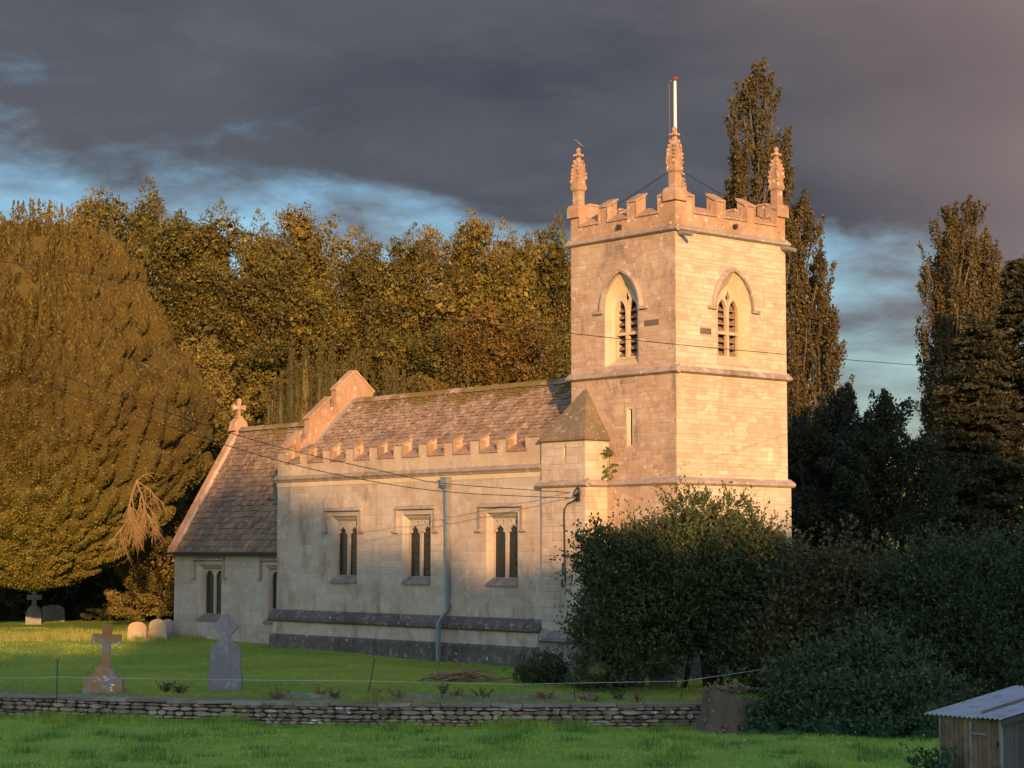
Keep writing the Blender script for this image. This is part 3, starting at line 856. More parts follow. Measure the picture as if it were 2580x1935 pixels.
# ---- nave roof
def roof_frame(y0, z0, slope):
    return Frame((0, y0, HC + z0), (1, 0, 0), (0, 1, slope), (0, -slope, 1))
NRF = roof_frame(-.50, RZ - (RY + .50) * RS, RS)
NRL = (RY + .50) * math.sqrt(1 + RS * RS)
GX = -21.70
m = MB().sheet(NRF, rect(GX, TX, 0, NRL))
m.add([(GX, RY, HC + RZ), (TX, RY, HC + RZ), (TX, 6.1, HC + RZ - 3.4 * RS), (GX, 6.1, HC + RZ - 3.4 * RS)], [(0, 1, 2, 3)])
nave_roof = part(m, 'nave_roof', 'slate_stone')
SLATES = []
def slating(fr, s0, s1, L, host, mat, e0=0.27, e1=0.15, lw=(0.16, 0.42)):
    z = -0.04
    while z < L - 0.05:
        k = z / L
        e = e0 + (e1 - e0) * k
        e *= rs.uniform(0.9, 1.1)
        s = s0 - rs.uniform(0, .2)
        while s < s1:
            wd = rs.uniform(*lw) * (1 - .25 * k)
            a, b = max(s, s0), min(s + wd, s1)
            if b - a > 0.05:
                SLATES.append((fr, a + .006, z + rs.uniform(-.035, .025), b - a - .012, e * 1.3, rs.uniform(.028, .085), 0.0, mat, host))
            s += wd
        z += e
slating(NRF, GX + .02, TX - .02, NRL, nave_roof, 'slate_stone')
def ridge(y, z, x0, x1, host, mat):
    pr = MB()
    pr.loft([[Vector((0, -.20, -.17)), Vector((0, -.10, -.02)), Vector((0, 0, .05)), Vector((0, .10, -.02)), Vector((0, .20, -.17))],
             [Vector((.46, -.20, -.17)), Vector((.46, -.10, -.02)), Vector((.46, 0, .05)), Vector((.46, .10, -.02)), Vector((.46, .20, -.17))]], closed=False)
    pr.F += [(0, 1, 2, 3, 4), (9, 8, 7, 6, 5)]
    me = pr.mesh('ridge_tile', mat)
    x = x0
    while x < x1 - .2:
        o = bpy.data.objects.new('ridge_tile', me)
        link(o, host)
        o.location = (x, y, HC + z + rs.uniform(-.008, .012))
        o.rotation_euler = (0, rs.uniform(-.02, .02), rs.uniform(-.02, .02))
        x += .47
ridge(RY, RZ + .09, GX + .05, TX, nave_roof, 'slate_stone')

# ---- embattled east gable of the nave
gp = [(-1.0, 2.6), (-.992, 4.15), (-.1, 4.93), (-.1, 4.5), (.33, 4.83), (.33, 5.53), (1.4, 6.45), (1.4, 6.0), (1.72, 6.22), (1.72, 6.83), (2.7, 7.68), (3.68, 6.83), (3.68, 6.22), (4.0, 6.0), (4.0, 6.45), (5.07, 5.53), (5.07, 4.83), (5.5, 4.5), (5.5, 4.93), (6.39, 4.15), (6.39, 2.6)]
part(MB().prism(FW(GX), gp, -.354, .0), 'nave_gable', 'stone_parapet')
FG = FW(GX)
cp = MB()
def cop(a, b):
    (s0, z0), (s1, z1) = a, b
    n = Vector((-(z1 - z0), s1 - s0)).normalized()
    if n.y < 0: n = -n
    cp.add([FG.p(s0 + n.x * q, z0 + n.y * q, d) for d in (-.40, .045) for q in (-.02, .07)] + [FG.p(s1 + n.x * q, z1 + n.y * q, d) for d in (-.40, .045) for q in (-.02, .07)],
           [(0, 1, 3, 2), (4, 6, 7, 5), (0, 4, 5, 1), (2, 3, 7, 6), (1, 5, 7, 3), (0, 2, 6, 4)])
for a, b in (((-.99, 4.155), (-.06, 4.96)), ((.29, 5.50), (1.44, 6.485)), ((1.68, 6.80), (2.69, 7.675)), ((2.71, 7.675), (3.72, 6.80)), ((3.96, 6.485), (5.11, 5.50))):
    cop(a, b)
part(cp, 'gable_coping', 'stone_parapet')
fl = MB()
zf = lambda y: RZ - abs(RY - y) * RS
fl.add([FG.p(.2, zf(.2) + .02, .015), FG.p(RY - .1, zf(RY - .1) + .02, .015), FG.p(RY - .1, zf(RY - .1) + .17, .015), FG.p(.2, zf(.2) + .17, .015),
        FG.p(.2, zf(.2) + .06, .12), FG.p(RY - .1, zf(RY - .1) + .06, .12)], [(0, 1, 2, 3), (3, 2, 5, 4)])
part(fl, 'lead_flashing', 'lead')

# ---- chancel
CX0, CX1, CY, CRY, CRZ = -31.4, NX0, -.15, 3.1, 5.58
CN = FN(CY)
CEZ = -.10
CSL = (CRZ - CEZ) / (CRY - (CY - .22))
cw = ((-28.47, .94), (-23.28, .94))
ch_holes = [rect(c - hw, c + hw, -3.02, -.62) for c, hw in cw]
m = MB()
m.sheet(CN, rect(CX0, CX1, ZG, -.02), ch_holes)
cg = [(CY, ZG), (6.35, ZG), (6.35, -.05), (CRY, CRZ - .1), (CY, -.05)]
m.sheet(FE(CX0), [(-a, b) for a, b in cg][::-1])
m.sheet(FS(6.35), rect(-CX1, -CX0, ZG, 0))
chancel_wall = part(m, 'chancel_wall', 'mortar_pale')
masonry(CN, CX0, CX1, -4.2, -.05, ch_holes, chancel_wall, 'stone_chancel', ch=(0.20, 0.32), lw=(0.35, 0.8), proud=(0.003, 0.012), gap=0.011)
for c, hw in cw:
    gothic_window(CN, c, hw, -3.02, -.62, .28, hood_drop=.80, hood_out=.28, arched=True)
CRF = roof_frame(CY - .22, CEZ, CSL)
CRL = (CRY - CY + .22) * math.sqrt(1 + CSL * CSL)
m = MB().sheet(CRF, rect(CX0 + .02, CX1 + .3, 0, CRL))
m.add([(CX0, CRY, HC + CRZ), (CX1 + .3, CRY, HC + CRZ), (CX1 + .3, 6.6, HC + CRZ - 3.5 * CSL), (CX0, 6.6, HC + CRZ - 3.5 * CSL)], [(0, 1, 2, 3)])
chancel_roof = part(m, 'chancel_roof', 'slate_chancel')
slating(CRF, CX0 + .30, CX1 + .02, CRL, chancel_roof, 'slate_chancel', 0.33, 0.17)
ridge(CRY, CRZ + .10, CX0 + .4, CX1, chancel_roof, 'slate_chancel')
gt = [Vector((x, CY - .30, HC + CEZ - .03)) for x in np.linspace(CX0 - .05, CX1, 8)]
part(MB().tube(gt, .075, 8), 'gutter', 'dark_iron')
# coping of the east gable and its kneeler
q = MB()
zc = lambda y: CRZ - (CRY - y) * CSL
E0 = CY - .34
q.add([(x, y, HC + zc(y) + o) for x in (CX0 - .06, CX0 + .36) for y, o in ((E0, .05), (E0, .36), (CRY, .36), (CRY, .0))], [(0, 1, 2, 3), (7, 6, 5, 4), (1, 5, 6, 2), (0, 4, 5, 1)])
q.add([(x, y, HC + zc(2 * CRY - y) + o) for x in (CX0 - .06, CX0 + .36) for y, o in ((CRY, .0), (CRY, .36), (6.6, .36), (6.6, .05))], [(0, 1, 2, 3), (7, 6, 5, 4), (1, 5, 6, 2)])
part(q, 'gable_coping', 'stone_parapet')
lf = MB()
y0_, y1_ = CY + .0, CRY - .35
lf.add([(CX0 + .362, y0_, HC + zc(y0_) + .10), (CX0 + .362, y1_, HC + zc(y1_) + .10), (CX0 + .362, y1_, HC + zc(y1_) + .28), (CX0 + .362, y0_, HC + zc(y0_) + .28), (CX0 + .46, y0_, HC + zc(y0_) + .10), (CX0 + .46, y1_, HC + zc(y1_) + .10)], [(0, 1, 2, 3), (3, 2, 5, 4)])
part(lf, 'lead_flashing', 'stone_string')
# saddle stone and cross
FX = FW(CX0 + .15)
cr = MB()
cr.prism(FX, [(CRY - .42, 5.55), (CRY + .42, 5.55), (CRY + .30, 5.98), (CRY + .10, 6.16), (CRY - .10, 6.16), (CRY - .30, 5.98)], -.24, .24)
arms = [(CRY - .07, 6.15), (CRY + .07, 6.15), (CRY + .055, 6.58), (CRY + .20, 6.55), (CRY + .33, 6.50), (CRY + .36, 6.66), (CRY + .33, 6.80), (CRY + .20, 6.74), (CRY + .065, 6.72), (CRY + .09, 6.88), (CRY + .13, 7.00), (CRY, 7.07), (CRY - .13, 7.00), (CRY - .09, 6.88), (CRY - .065, 6.72), (CRY - .20, 6.74), (CRY - .33, 6.80), (CRY - .36, 6.66), (CRY - .33, 6.50), (CRY - .20, 6.55), (CRY - .055, 6.58)]
cr.prism(FX, arms, -.07, .07)
cr.box(FX, CRY - .15, CRY + .15, 6.17, 6.26, -.13, .13)
part(cr, 'gable_cross', 'stone_parapet')

# ---- emit masonry and slates: the 300 that show largest as single pieces, the rest joined
def tmpl(rng, kind):
    def j(a): return rng.uniform(-a, a)
    if kind == 'stone':
        r0 = [(-.5, -.5), (.5, -.5), (.5, .5), (-.5, .5)]
        V = [(x, z, -0.6) for x, z in r0] + [(x * .995, z * .99, .35) for x, z in r0] + [(x * .93 + j(.02), z * .86 + j(.03), 1.0 + j(.15)) for x, z in r0]
        F = [(0, 1, 5, 4), (1, 2, 6, 5), (2, 3, 7, 6), (3, 0, 4, 7), (4, 5, 9, 8), (5, 6, 10, 9), (6, 7, 11, 10), (7, 4, 8, 11), (8, 9, 10, 11)]
    elif kind == 'rubble':
        ang = [i * 2 * math.pi / 8 + .39 for i in range(8)]
        sup = lambda a: (abs(math.cos(a)) ** 5 + abs(math.sin(a)) ** 5) ** (-1 / 5)
        r0 = [(.5 * sup(a) * math.cos(a) * (1 + j(.08)), .5 * sup(a) * math.sin(a) * (1 + j(.10))) for a in ang]
        V = [(x, z, -1) for x, z in r0] + [(x, z, .35 + j(.1)) for x, z in r0] + [(x * .80 + j(.03), z * .74 + j(.04), 1.0 + j(.2)) for x, z in r0]
        F = [(i, (i + 1) % 8, 8 + (i + 1) % 8, 8 + i) for i in range(8)] + [(8 + i, 8 + (i + 1) % 8, 16 + (i + 1) % 8, 16 + i) for i in range(8)] + [tuple(range(16, 24))]
    else:
        b = [j(.03) for _ in range(6)]
        V = [(-.5, -.5 + b[0], -.1), (0, -.5 + b[1], -.1), (.5, -.5 + b[2], -.1), (.5, .5, -.1), (-.5, .5, -.1),
             (-.49, -.5 + b[0], 1 + j(.2)), (0, -.5 + b[1] - .02, 1 + j(.2)), (.49, -.5 + b[2], 1 + j(.2)), (.49, .5, .12), (-.49, .5, .12)]
        F = [(0, 1, 6, 5), (1, 2, 7, 6), (2, 3, 8, 7), (4, 0, 5, 9), (5, 6, 7, 8, 9)]
    return V, F
def emit(lst, name, kind, rest_name, keep=300, to_world=None):
    rng = random.Random(11)
    var = [tmpl(rng, kind) for _ in range(6)]
    W = to_world or Matrix.Identity(4)
    sc = []
    for i, (fr, s, z, wd, h, pd, d, mat, host) in enumerate(lst):
        p = W @ fr.p(s + wd / 2, z + h / 2, d)
        nrm = (W.to_3x3() @ fr.D)
        v = (p - Vector((0, 0, EYE)))
        f = max(0.02, -nrm.dot(v.normalized()))
        sc.append((wd * h * f / v.length_squared, i))
    sc.sort(reverse=True)
    top = set(i for _, i in sc[:keep])
    cache, rest = {}, {}
    for i, (fr, s, z, wd, h, pd, d, mat, host) in enumerate(lst):
        k = rng.randrange(6)
        if i in top:
            if (k, mat) not in cache:
                cache[(k, mat)] = raw_mesh(name, var[k][0], var[k][1], mat)
            o = bpy.data.objects.new(name, cache[(k, mat)])
            link(o, host)
            o.matrix_basis = fr.mat() @ Matrix.Translation((s + wd / 2, z + h / 2, d)) @ Matrix.Diagonal((wd, h, pd, 1))
        else:
            V, F = rest.setdefault((host.name, mat), ([], []))
            b = len(V)
            V += [fr.p(s + wd / 2 + x * wd, z + h / 2 + y * h, d + q * pd) for x, y, q in var[k][0]]
            F += [tuple(b + a for a in f) for f in var[k][1]]
    for (hn, mat), (V, F) in rest.items():
        o = bpy.data.objects.new(rest_name, raw_mesh(rest_name, V, F, mat))
        link(o, bpy.data.objects[hn])
        tag(o, kind='stuff')
CHM = Matrix.Translation(CH_LOC) @ Matrix.Rotation(CH_ROT, 4, 'Z')
emit(STONES, 'stone', 'stone', 'masonry', 300, CHM)
emit(SLATES, 'slate', 'slate', 'slating', 300, CHM)

# ---- fittings on the walls
dp = church
# rainwater pipe with hopper
F = NN
hp = MB()
hp.loft([[F.p(-10.82 + a, z, .06 + d * 1.0) for a, d in ((-hw, 0), (hw, 0), (hw, dd), (-hw, dd))] for z, hw, dd in ((2.30, .07, .13), (2.42, .14, .20), (2.44, .17, .24), (2.68, .17, .24), (2.70, .185, .26), (2.74, .185, .26))], True, True)
pipe = MB()
def sqpipe(mb, pts, a=.065):
    rings = []
    for (s, z, d) in pts:
        rings.append([F.p(s - a, z, d - a), F.p(s + a, z, d - a), F.p(s + a, z, d + a), F.p(s - a, z, d + a)])
    mb.loft(rings, True, True)
sqpipe(pipe, [(-10.82, 2.32, .13), (-10.79, 1.0, .13), (-10.76, -.4, .13), (-10.73, -2.10, .13), (-10.74, -2.22, .14), (-10.88, -2.55, .36), (-10.93, -2.66, .40), (-10.94, -2.8, .40), (-10.97, -4.2, .40)])
rp = part(pipe, 'rainwater_pipe', 'pipe_grey')
part(hp, 'hopper_head', 'pipe_grey', rp)
for z, s, d in ((1.2, -10.795, .13), (.02, -10.77, .13), (-.06, -10.77, .13), (-2.05, -10.73, .13), (-2.78, -10.94, .40), (-3.5, -10.955, .40)):
    part(MB().box(F, s - .085, s + .085, z - .03, z + .03, d - .10, d + .085), 'pipe_collar', 'pipe_grey', rp)
# conductor strip where nave and turret meet
part(MB().tube([F.p(UX0 - .06, 2.9, .06), F.p(UX0 - .05, 0, .05), F.p(UX0 - .06, -2.3, .05)], .022, 6), 'lightning_conductor', 'conductor')
# water spouts
part(MB().tube([W0.p(.16, 10.80, -.1), W0.p(.17, 10.74, .28), W0.p(.18, 10.66, .62)], [.085, .08, .075], 8), 'water_spout', 'spout_lead')
part(MB().tube([W0.p(5.45, 10.80, -.1), W0.p(5.47, 10.74, .28), W0.p(5.50, 10.64, .62)], [.085, .08, .075], 8), 'water_spout', 'spout_lead')
part(MB().box(N0, -2.72, -2.60, 11.20, 11.36, -.02, .14), 'water_spout', 'dark_iron')
part(MB().box(W0, 2.88, 3.00, 11.22, 11.36, -.02, .14), 'water_spout', 'dark_iron')
# flagstaff
pc = Vector((-2.30, 2.42, HC))
fs = empty('flagpole', CHM @ (pc + Vector((0, 0, 10.95))), CH_ROT)
tag(fs, 'white flagpole with red cap rising behind the middle pinnacle of the tower', 'flagpole')
fp = MB().tube([(0, 0, 0), (0, 0, 3.0), (0, 0, 5.95)], [.075, .065, .05], 8).build('pole', 'white_paint', fs)
MB().tube([(0, 0, 5.86), (0, 0, 5.93), (0, 0, 5.96), (0, 0, 6.0)], [.10, .13, .13, .05], 8).build('cap', 'red_paint', fs)
arm = MB().tube([(0, 0, 5.88), (-.12, -.13, 5.85), (-.14, -.15, 5.78)], .018, 5).build('pulley_arm', 'red_paint', fs)
MB().tube([(-.14, -.15, 5.78), (-.13, -.14, 3.0), (-.06, -.06, .8)], .008, 4).build('halyard', 'red_paint', fs)
for dx_, dy_ in ((2.15, -2.2), (-2.3, -2.15), (2.1, 2.6)):
    MB().tube([(0, 0, 2.7), (dx_ * .97, dy_ * .97, .8)], .013, 4).build('stay', 'cable', fs)
# insulator bracket and service cables on the turret
ib = MB()
bp0 = UN.p(-3.60, 2.02, .10)
for k in range(3):
    ib.tube([UN.p(-3.62 + .13 * math.cos(a) + .03 * k, 2.02 + .16 * math.sin(a) * (1 - .15 * k), .06 + .05 * k) for a in np.linspace(0, 2 * math.pi, 13)], .014, 4)
ib.box(UN, -3.64, -3.56, 1.70, 2.0, .005, .10)
ib.tube([UN.p(-3.68, 1.9, .05), UN.p(-3.68, 1.9, .22)], .03, 6); ib.tube([UN.p(-3.55, 1.82, .05), UN.p(-3.55, 1.82, .22)], .03, 6)
part(ib, 'cable_bracket', 'cable')
part(MB().tube([UN.p(-3.62, 1.85, .06), UN.p(-3.75, 1.74, .06), UN.p(-4.15, 1.62, .05), UN.p(-4.30, 1.45, .05), UN.p(-4.33, 1.2, .05), UN.p(-4.30, .1, .05), UN.p(-4.27, -1.05, .05), UN.p(-4.31, -1.22, .06), UN.p(-4.40, -1.26, .06), UN.p(-4.46, -1.15, .06), UN.p(-4.43, -.98, .05)], .026, 6), 'service_cable', 'cable')
part(MB().box(UN, -4.44, -4.40, -.86, -.42, .005, .05), 'iron_bar', 'dark_iron')

# ------------------------------------------------------------------ churchyard wall
WALL_STONES = []
wall = empty('churchyard_wall', (0, wall_y(0), 0))
tag(wall, 'low dry stone wall with lichen spots between meadow and churchyard', 'wall')
WLOC = Vector((0, wall_y(0), 0))
core = MB()
wxs = list(np.arange(-26, 9.81, 0.6))
core.loft([[Vector((x, wall_y(x) + o, z)) - WLOC for x in wxs] for o, z in ((-.20, -.1), (-.17, .60), (.10, .60))], closed=False)
wcore = core.build('wall_core', 'wall_core', wall)
rw = random.Random(5)
x = -26.0
seg = 0.6
# courses follow the wall in short straight lengths
zc0 = -0.06
while zc0 < 0.58:
    h = rw.uniform(.075, .15)
    h = min(h, .60 - zc0)
    if h < .05: break
    x = -22.0 - rw.uniform(0, .3)
    while x < 9.6:
        wd = rw.uniform(.16, .46) * (1.25 if h > .12 else 1)
        xm = x + wd / 2
        sl_ = (wall_y(xm + .2) - wall_y(xm - .2)) / .4
        S = Vector((1, sl_, rw.uniform(-.03, .03))).normalized()
        D = Vector((sl_, -1, 0)).normalized()
        fr = Frame(Vector((x, wall_y(x) - .19 + .05 * zc0, zc0)) - WLOC, S, D.cross(S) * -1 if (D.cross(S) * -1).z > 0 else D.cross(S), D)
        hh = h * rw.uniform(.85, 1.12)
        WALL_STONES.append((fr, .008, .006, wd - .016, hh - .010, rw.uniform(.04, .09), 0, 'wall_stone', wcore))
        x += wd
    zc0 += h
emit(WALL_STONES, 'stone', 'rubble', 'wall_stones', 300, Matrix.Translation(WLOC))
x = -22.0
while x < 8.9:
    wd = rw.uniform(.7, 1.5)
    if 4.9 < x: wd = rw.uniform(.5, .8)
    a, b = Vector((x, wall_y(x), 0)), Vector((x + wd - .02, wall_y(x + wd - .02), 0))
    S = (b - a).normalized()
    fr = Frame(a - WLOC + Vector((0, 0, .585)), S, (0, 0, 1), Vector((S.y, -S.x, 0)))
    mb = MB()
    L = (b - a).length
    j = lambda: rw.uniform(-.028, .022)
    th = rw.uniform(.07, .10)
    P = [fr.p(s_, z_ + j(), d_ + j()) for d_ in (-.16, .25) for z_ in (0, th) for s_ in (0, L)]
    mb.add(P, [(4, 5, 7, 6), (1, 0, 2, 3), (5, 1, 3, 7), (0, 4, 6, 2), (6, 7, 3, 2), (0, 1, 5, 4)])
    mb.build('coping_stone', 'coping_slab', wall)
    x += wd
# long kerb slabs lying on the bank behind the wall
x = -6.9
k = 0
spots = ('behind the leaning green post', 'left of the leaning green post', 'in front of the branch pile', 'below the clipped bush')
kerb = empty('kerb_edging', (0, wall_y(0) + 1.6, .62))
tag(kerb, 'row of flat grey kerb slabs edging the lawn above the wall', 'kerb')
KL = Vector((0, wall_y(0) + 1.6, .62))
while x < 3.5:
    wd = rw.uniform(1.1, 2.0)
    a, b = Vector((x, wall_y(x) + 1.75, 0)), Vector((x + wd - .04, wall_y(x + wd) + 1.75, 0))
    S = (b - a).normalized()
    fr = Frame(a - KL + Vector((0, 0, .60)), S, (0, 0, 1), Vector((S.y, -S.x, 0)))
    if rw.random() < .8:
        MB().box(fr, 0, (b - a).length, 0, rw.uniform(.14, .19), -.18, .20).build('slab', 'coping_slab', kerb)
    x += wd

# ------------------------------------------------------------------ gravestones
def ground_at(p):
    return yard_z(p.x, p.y)
def place(px, depth):
    p = at(px, 1700, depth)
    return Vector((p.x, p.y, ground_at(p) - .03))
def fr0(rz=0.0):
    return Frame((0, 0, 0), (math.cos(rz), math.sin(rz), 0), (0, 0, 1), (math.sin(rz), -math.cos(rz), 0))

g = empty('cross_monument', place(262, 60.2), R(4))
g.rotation_euler = (0, R(2.5), R(6))
tag(g, 'leaning stone cross with orange and white lichen on a stepped base', 'cross monument')
f0 = fr0()
for i, (hw, z0, z1, d) in enumerate(((.58, 0, .42, .42), (.44, .42, .56, .32), (.31, .56, .74, .24))):
    mb = MB()
    mb.loft([[f0.p(a, z0, b) for a, b in ((-hw, -d), (hw, -d), (hw, d), (-hw, d))], [f0.p(a, z1 - .03, b) for a, b in ((-hw + .02, -d + .02), (hw - .02, -d + .02), (hw - .02, d - .02), (-hw + .02, d - .02))], [f0.p(a, z1, b) for a, b in ((-hw + .06, -d + .06), (hw - .06, -d + .06), (hw - .06, d - .06), (-hw + .06, d - .06))]], True, True)
    mb.build('step', 'grave_lichen', g)
for sx in (-1, 1):
    MB().box(f0, sx * .52 - .07, sx * .52 + .07, .42, .47, -.3, .3).build('step_capping', 'grave_lichen', g)
cross = [(-.17, .74), (.17, .74), (.13, 1.0), (.125, 1.50), (.43, 1.50), (.43, 1.77), (.14, 1.77), (.15, 2.08), (-.15, 2.08), (-.14, 1.77), (-.43, 1.77), (-.43, 1.50), (-.125, 1.50), (-.13, 1.0)]
MB().prism(f0, cross, -.11, .11).build('cross', 'grave_lichen', g)

g = empty('headstone', place(568, 61.4), R(-5))
tag(g, 'tall grey headstone with a lozenge-shaped cross head in front of the chancel', 'headstone')
MB().prism(f0, [(-.52, 0), (.52, 0), (.52, .52), (.48, .58), (-.48, .58), (-.52, .52)], -.14, .14).build('base', 'grave_grey', g)
body = [(-.47, .55), (.47, .55), (.47, 1.30), (.42, 1.42), (.25, 1.50), (.16, 1.60), (.13, 1.72), (.20, 1.78), (.38, 1.96), (.34, 2.03), (.30, 2.02), (.22, 2.20), (.12, 2.27), (.10, 2.34), (0, 2.40), (-.10, 2.34), (-.12, 2.27), (-.22, 2.20), (-.30, 2.02), (-.34, 2.03), (-.38, 1.96), (-.20, 1.78), (-.13, 1.72), (-.16, 1.60), (-.25, 1.50), (-.42, 1.42), (-.47, 1.30)]
MB().prism(f0, body, -.10, .09).build('slab', 'grave_grey', g)

def round_stone(px, depth, hw, h, label, mat, rz=0, tilt=0, th=.06):
    o = place(px, depth)
    pts = [(-hw, -.2), (hw, -.2), (hw, h * .72)]
    for i in range(9):
        a = math.pi * i / 8
        pts.append((hw * .92 * math.cos(a), h * .76 + h * .24 * math.sin(a)))
    pts.append((-hw, h * .72))
    q = MB().prism(f0, pts, -th, th).build('headstone', mat)
    q.location = o; q.rotation_euler = (tilt, 0, rz)
    return tag(q, label, 'headstone', 'small old headstones')
round_stone(344, 87, .40, .84, 'sunlit round-topped headstone, left of the two by the chancel corner', 'grave_gold', R(5))
round_stone(397, 87.5, .40, .94, 'half-shaded round-topped headstone nearer to the chancel corner', 'grave_gold', R(-8), R(3))
round_stone(421, 89.5, .30, .88, 'grey headstone half hidden behind the half-shaded one', 'grave_grey', R(4))
round_stone(130, 105, .62, .95, 'wide dark headstone beside the shaded white cross', 'grave_grey', R(3))
g = empty('cross_monument', place(83, 103.5), R(3))
tag(g, 'pale stone cross standing in deep shade under the yew', 'cross monument')
MB().prism(f0, [(-.40, -.1), (.40, -.1), (.40, .62), (.30, .86), (.16, 1.0), (-.16, 1.0), (-.30, .86), (-.40, .62)], -.2, .2).build('pedestal', 'grave_grey', g)
MB().prism(f0, [(-.12, .98), (.12, .98), (.12, 1.30), (.38, 1.30), (.38, 1.55), (.12, 1.55), (.11, 1.80), (-.11, 1.80), (-.12, 1.55), (-.38, 1.55), (-.38, 1.30), (-.12, 1.30)], -.09, .09).build('cross', 'grave_grey', g)
round_stone(1600, 62.5, .30, .55, 'dark headstone under the spreading evergreen, left one', 'grave_grey', R(10))
round_stone(1670, 62.0, .42, .72, 'dark headstone under the spreading evergreen, right one', 'grave_grey', R(-6), R(4))

# ------------------------------------------------------------------ fence posts and tape
tape_pts = []
posts = [(143, 1748, 57.2, (0, 0), 'green fence post at the left end by the stone cross'),
         (922, 1756, 57.0, (.24, 0), 'green fence post leaning to the right in front of the nave'),
         (1449, 1762, 56.6, (-.06, 0), 'green fence post in front of the turret'),
         (1713, 1758, 56.8, (.16, 0), 'green fence post in the shade by the tree stump')]
for px, py, dp_, ln, lab in posts:
    p = at(px, py, dp_); p.z = ground_at(p) - .1
    f = empty('fence_post', p)
    tag(f, lab, 'fence post', 'green electric fence posts')
    MB().tube([(0, 0, 0), (ln[0] * .6, 0, .65), (ln[0], 0, 1.27)], .018, 6).build('stake', 'post_green', f)
    for z in (.45, .68, .95, 1.2):
        MB().tube([(ln[0] * z / 1.27, -.018, z), (ln[0] * z / 1.27, -.05, z)], .014, 5).build('clip', 'post_green', f)
pp = [at(*q) for q in ((-60, 1710, 57.3), (143, 1706, 57.1), (500, 1712, 57.0), (931, 1716, 56.9), (1290, 1724, 56.7), (1446, 1721, 56.5), (1720, 1716, 56.7), (1885, 1692, 57.5), (1935, 1684, 57.9))]
V, Fq = [], []
dense = []
for a, b in zip(pp[:-1], pp[1:]):
    for k in range(8):
        dense.append(a.lerp(b, k / 8))
dense.append(pp[-1])
for i, p in enumerate(dense):
    tw = .35 * math.sin(i * .5) + (.9 if i > 40 else 1.45)
    V += [p + Vector((0, .005 * math.cos(tw), .005 * math.sin(tw) + .001)), p - Vector((0, .005 * math.cos(tw), .005 * math.sin(tw) + .001)), p + Vector((0, .003, 0))]
Fq = []
for i in range(len(dense) - 1):
    for k in range(3):
        Fq.append((3 * i + k, 3 * i + (k + 1) % 3, 3 * i + 3 + (k + 1) % 3, 3 * i + 3 + k))
o = link(bpy.data.objects.new('fence_tape', raw_mesh('fence_tape', V, Fq, 'tape_white')))
tag(o, 'white electric fence tape strung along the green posts', 'fence tape')

# ------------------------------------------------------------------ overhead wires
def wire(pts, r, label):
    P = [at(*q) for q in pts]
    D_ = []
    for i in range(len(P) - 1):                       # Catmull-Rom through the points
        p0, p1, p2, p3 = P[max(i - 1, 0)], P[i], P[i + 1], P[min(i + 2, len(P) - 1)]
        for k in range(6):
            t_ = k / 6
            D_.append(.5 * ((2 * p1) + (p2 - p0) * t_ + (2 * p0 - 5 * p1 + 4 * p2 - p3) * t_ * t_ + (3 * p1 - p0 - 3 * p2 + p3) * t_ ** 3))
    D_.append(P[-1])
    o = MB().tube(D_, r, 5).build('overhead_wire', 'cable')
    tag(o, label, 'wire', 'overhead wires')
wire([(-420, 735, 58), (0, 887, 61), (282, 991, 63.5), (660, 1115, 66), (995, 1194, 68), (1129, 1219, 68.7), (1462, 1243, 69.1)], .013, 'upper of the two cables running from the left to the turret bracket')
wire([(-420, 770, 58.2), (0, 929, 61.2), (249, 1016, 63.4), (660, 1149, 66.1), (907, 1207, 67.6), (1136, 1240, 68.8), (1466, 1256, 69.1)], .013, 'lower of the two cables running from the left to the turret bracket')
wire([(-300, 615, 47), (560, 736, 47), (1438, 840, 48), (1980, 893, 53), (2370, 925, 72), (2500, 935, 82)], .010, 'single wire crossing high in front of the tower belfry')

# ------------------------------------------------------------------ shed
sa = at(2369, 1795, 40.0); sb = at(2522, 1801, 38.75)
sa.z = sb.z = 0
S1 = (sb - sa).normalized()
shed = empty('shed', sa, math.atan2(S1.y, S1.x))
tag(shed, 'small wooden plank shed with a corrugated metal roof at the meadow edge', 'shed')
LEN, DEP, EAVE, RISE = (sb - sa).length, 2.4, 1.64, .16
SF = Frame((0, 0, 0), (1, 0, 0), (0, 0, 1), (0, -1, 0))
SR = Frame((LEN, 0, 0), (0, 1, 0), (0, 0, 1), (1, 0, 0))
rsn = random.Random(3)
frame_ = MB()
frame_.add([(0.02, 0.02, 0), (LEN - .02, .02, 0), (LEN - .02, DEP, 0), (.02, DEP, 0), (0.02, 0.02, EAVE - .04), (LEN - .02, .02, EAVE - .04), (LEN - .02, DEP, EAVE + RISE * DEP - .04), (.02, DEP, EAVE + RISE * DEP - .04)], [(0, 1, 5, 4), (1, 2, 6, 5), (2, 3, 7, 6), (3, 0, 4, 7), (4, 5, 6, 7)])
frame_.build('carcass', 'board_grey', shed)
nb = 13
for i in range(nb):
    a, b = LEN * i / nb, LEN * (i + 1) / nb
    MB().box(SF, a + .004, b - .004, -.05, EAVE - .02, -.015, .008 + rsn.uniform(0, .006)).build('plank', 'board_warm', shed)
nb = 20
for i in range(nb):
    a, b = DEP * i / nb, DEP * (i + 1) / nb
    MB().add([SR.p(a + .004, -.05, 0), SR.p(b - .004, -.05, 0), SR.p(b - .004, EAVE + RISE * b - .03, 0), SR.p(a + .004, EAVE + RISE * a - .03, 0)] + [SR.p(a + .004, -.05, q_ := .012 + rsn.uniform(0, .006)), SR.p(b - .004, -.05, q_), SR.p(b - .004, EAVE + RISE * b - .03, q_), SR.p(a + .004, EAVE + RISE * a - .03, q_)],
             [(4, 5, 6, 7), (0, 4, 7, 3), (1, 2, 6, 5), (3, 7, 6, 2)]).build('plank', 'board_grey', shed)
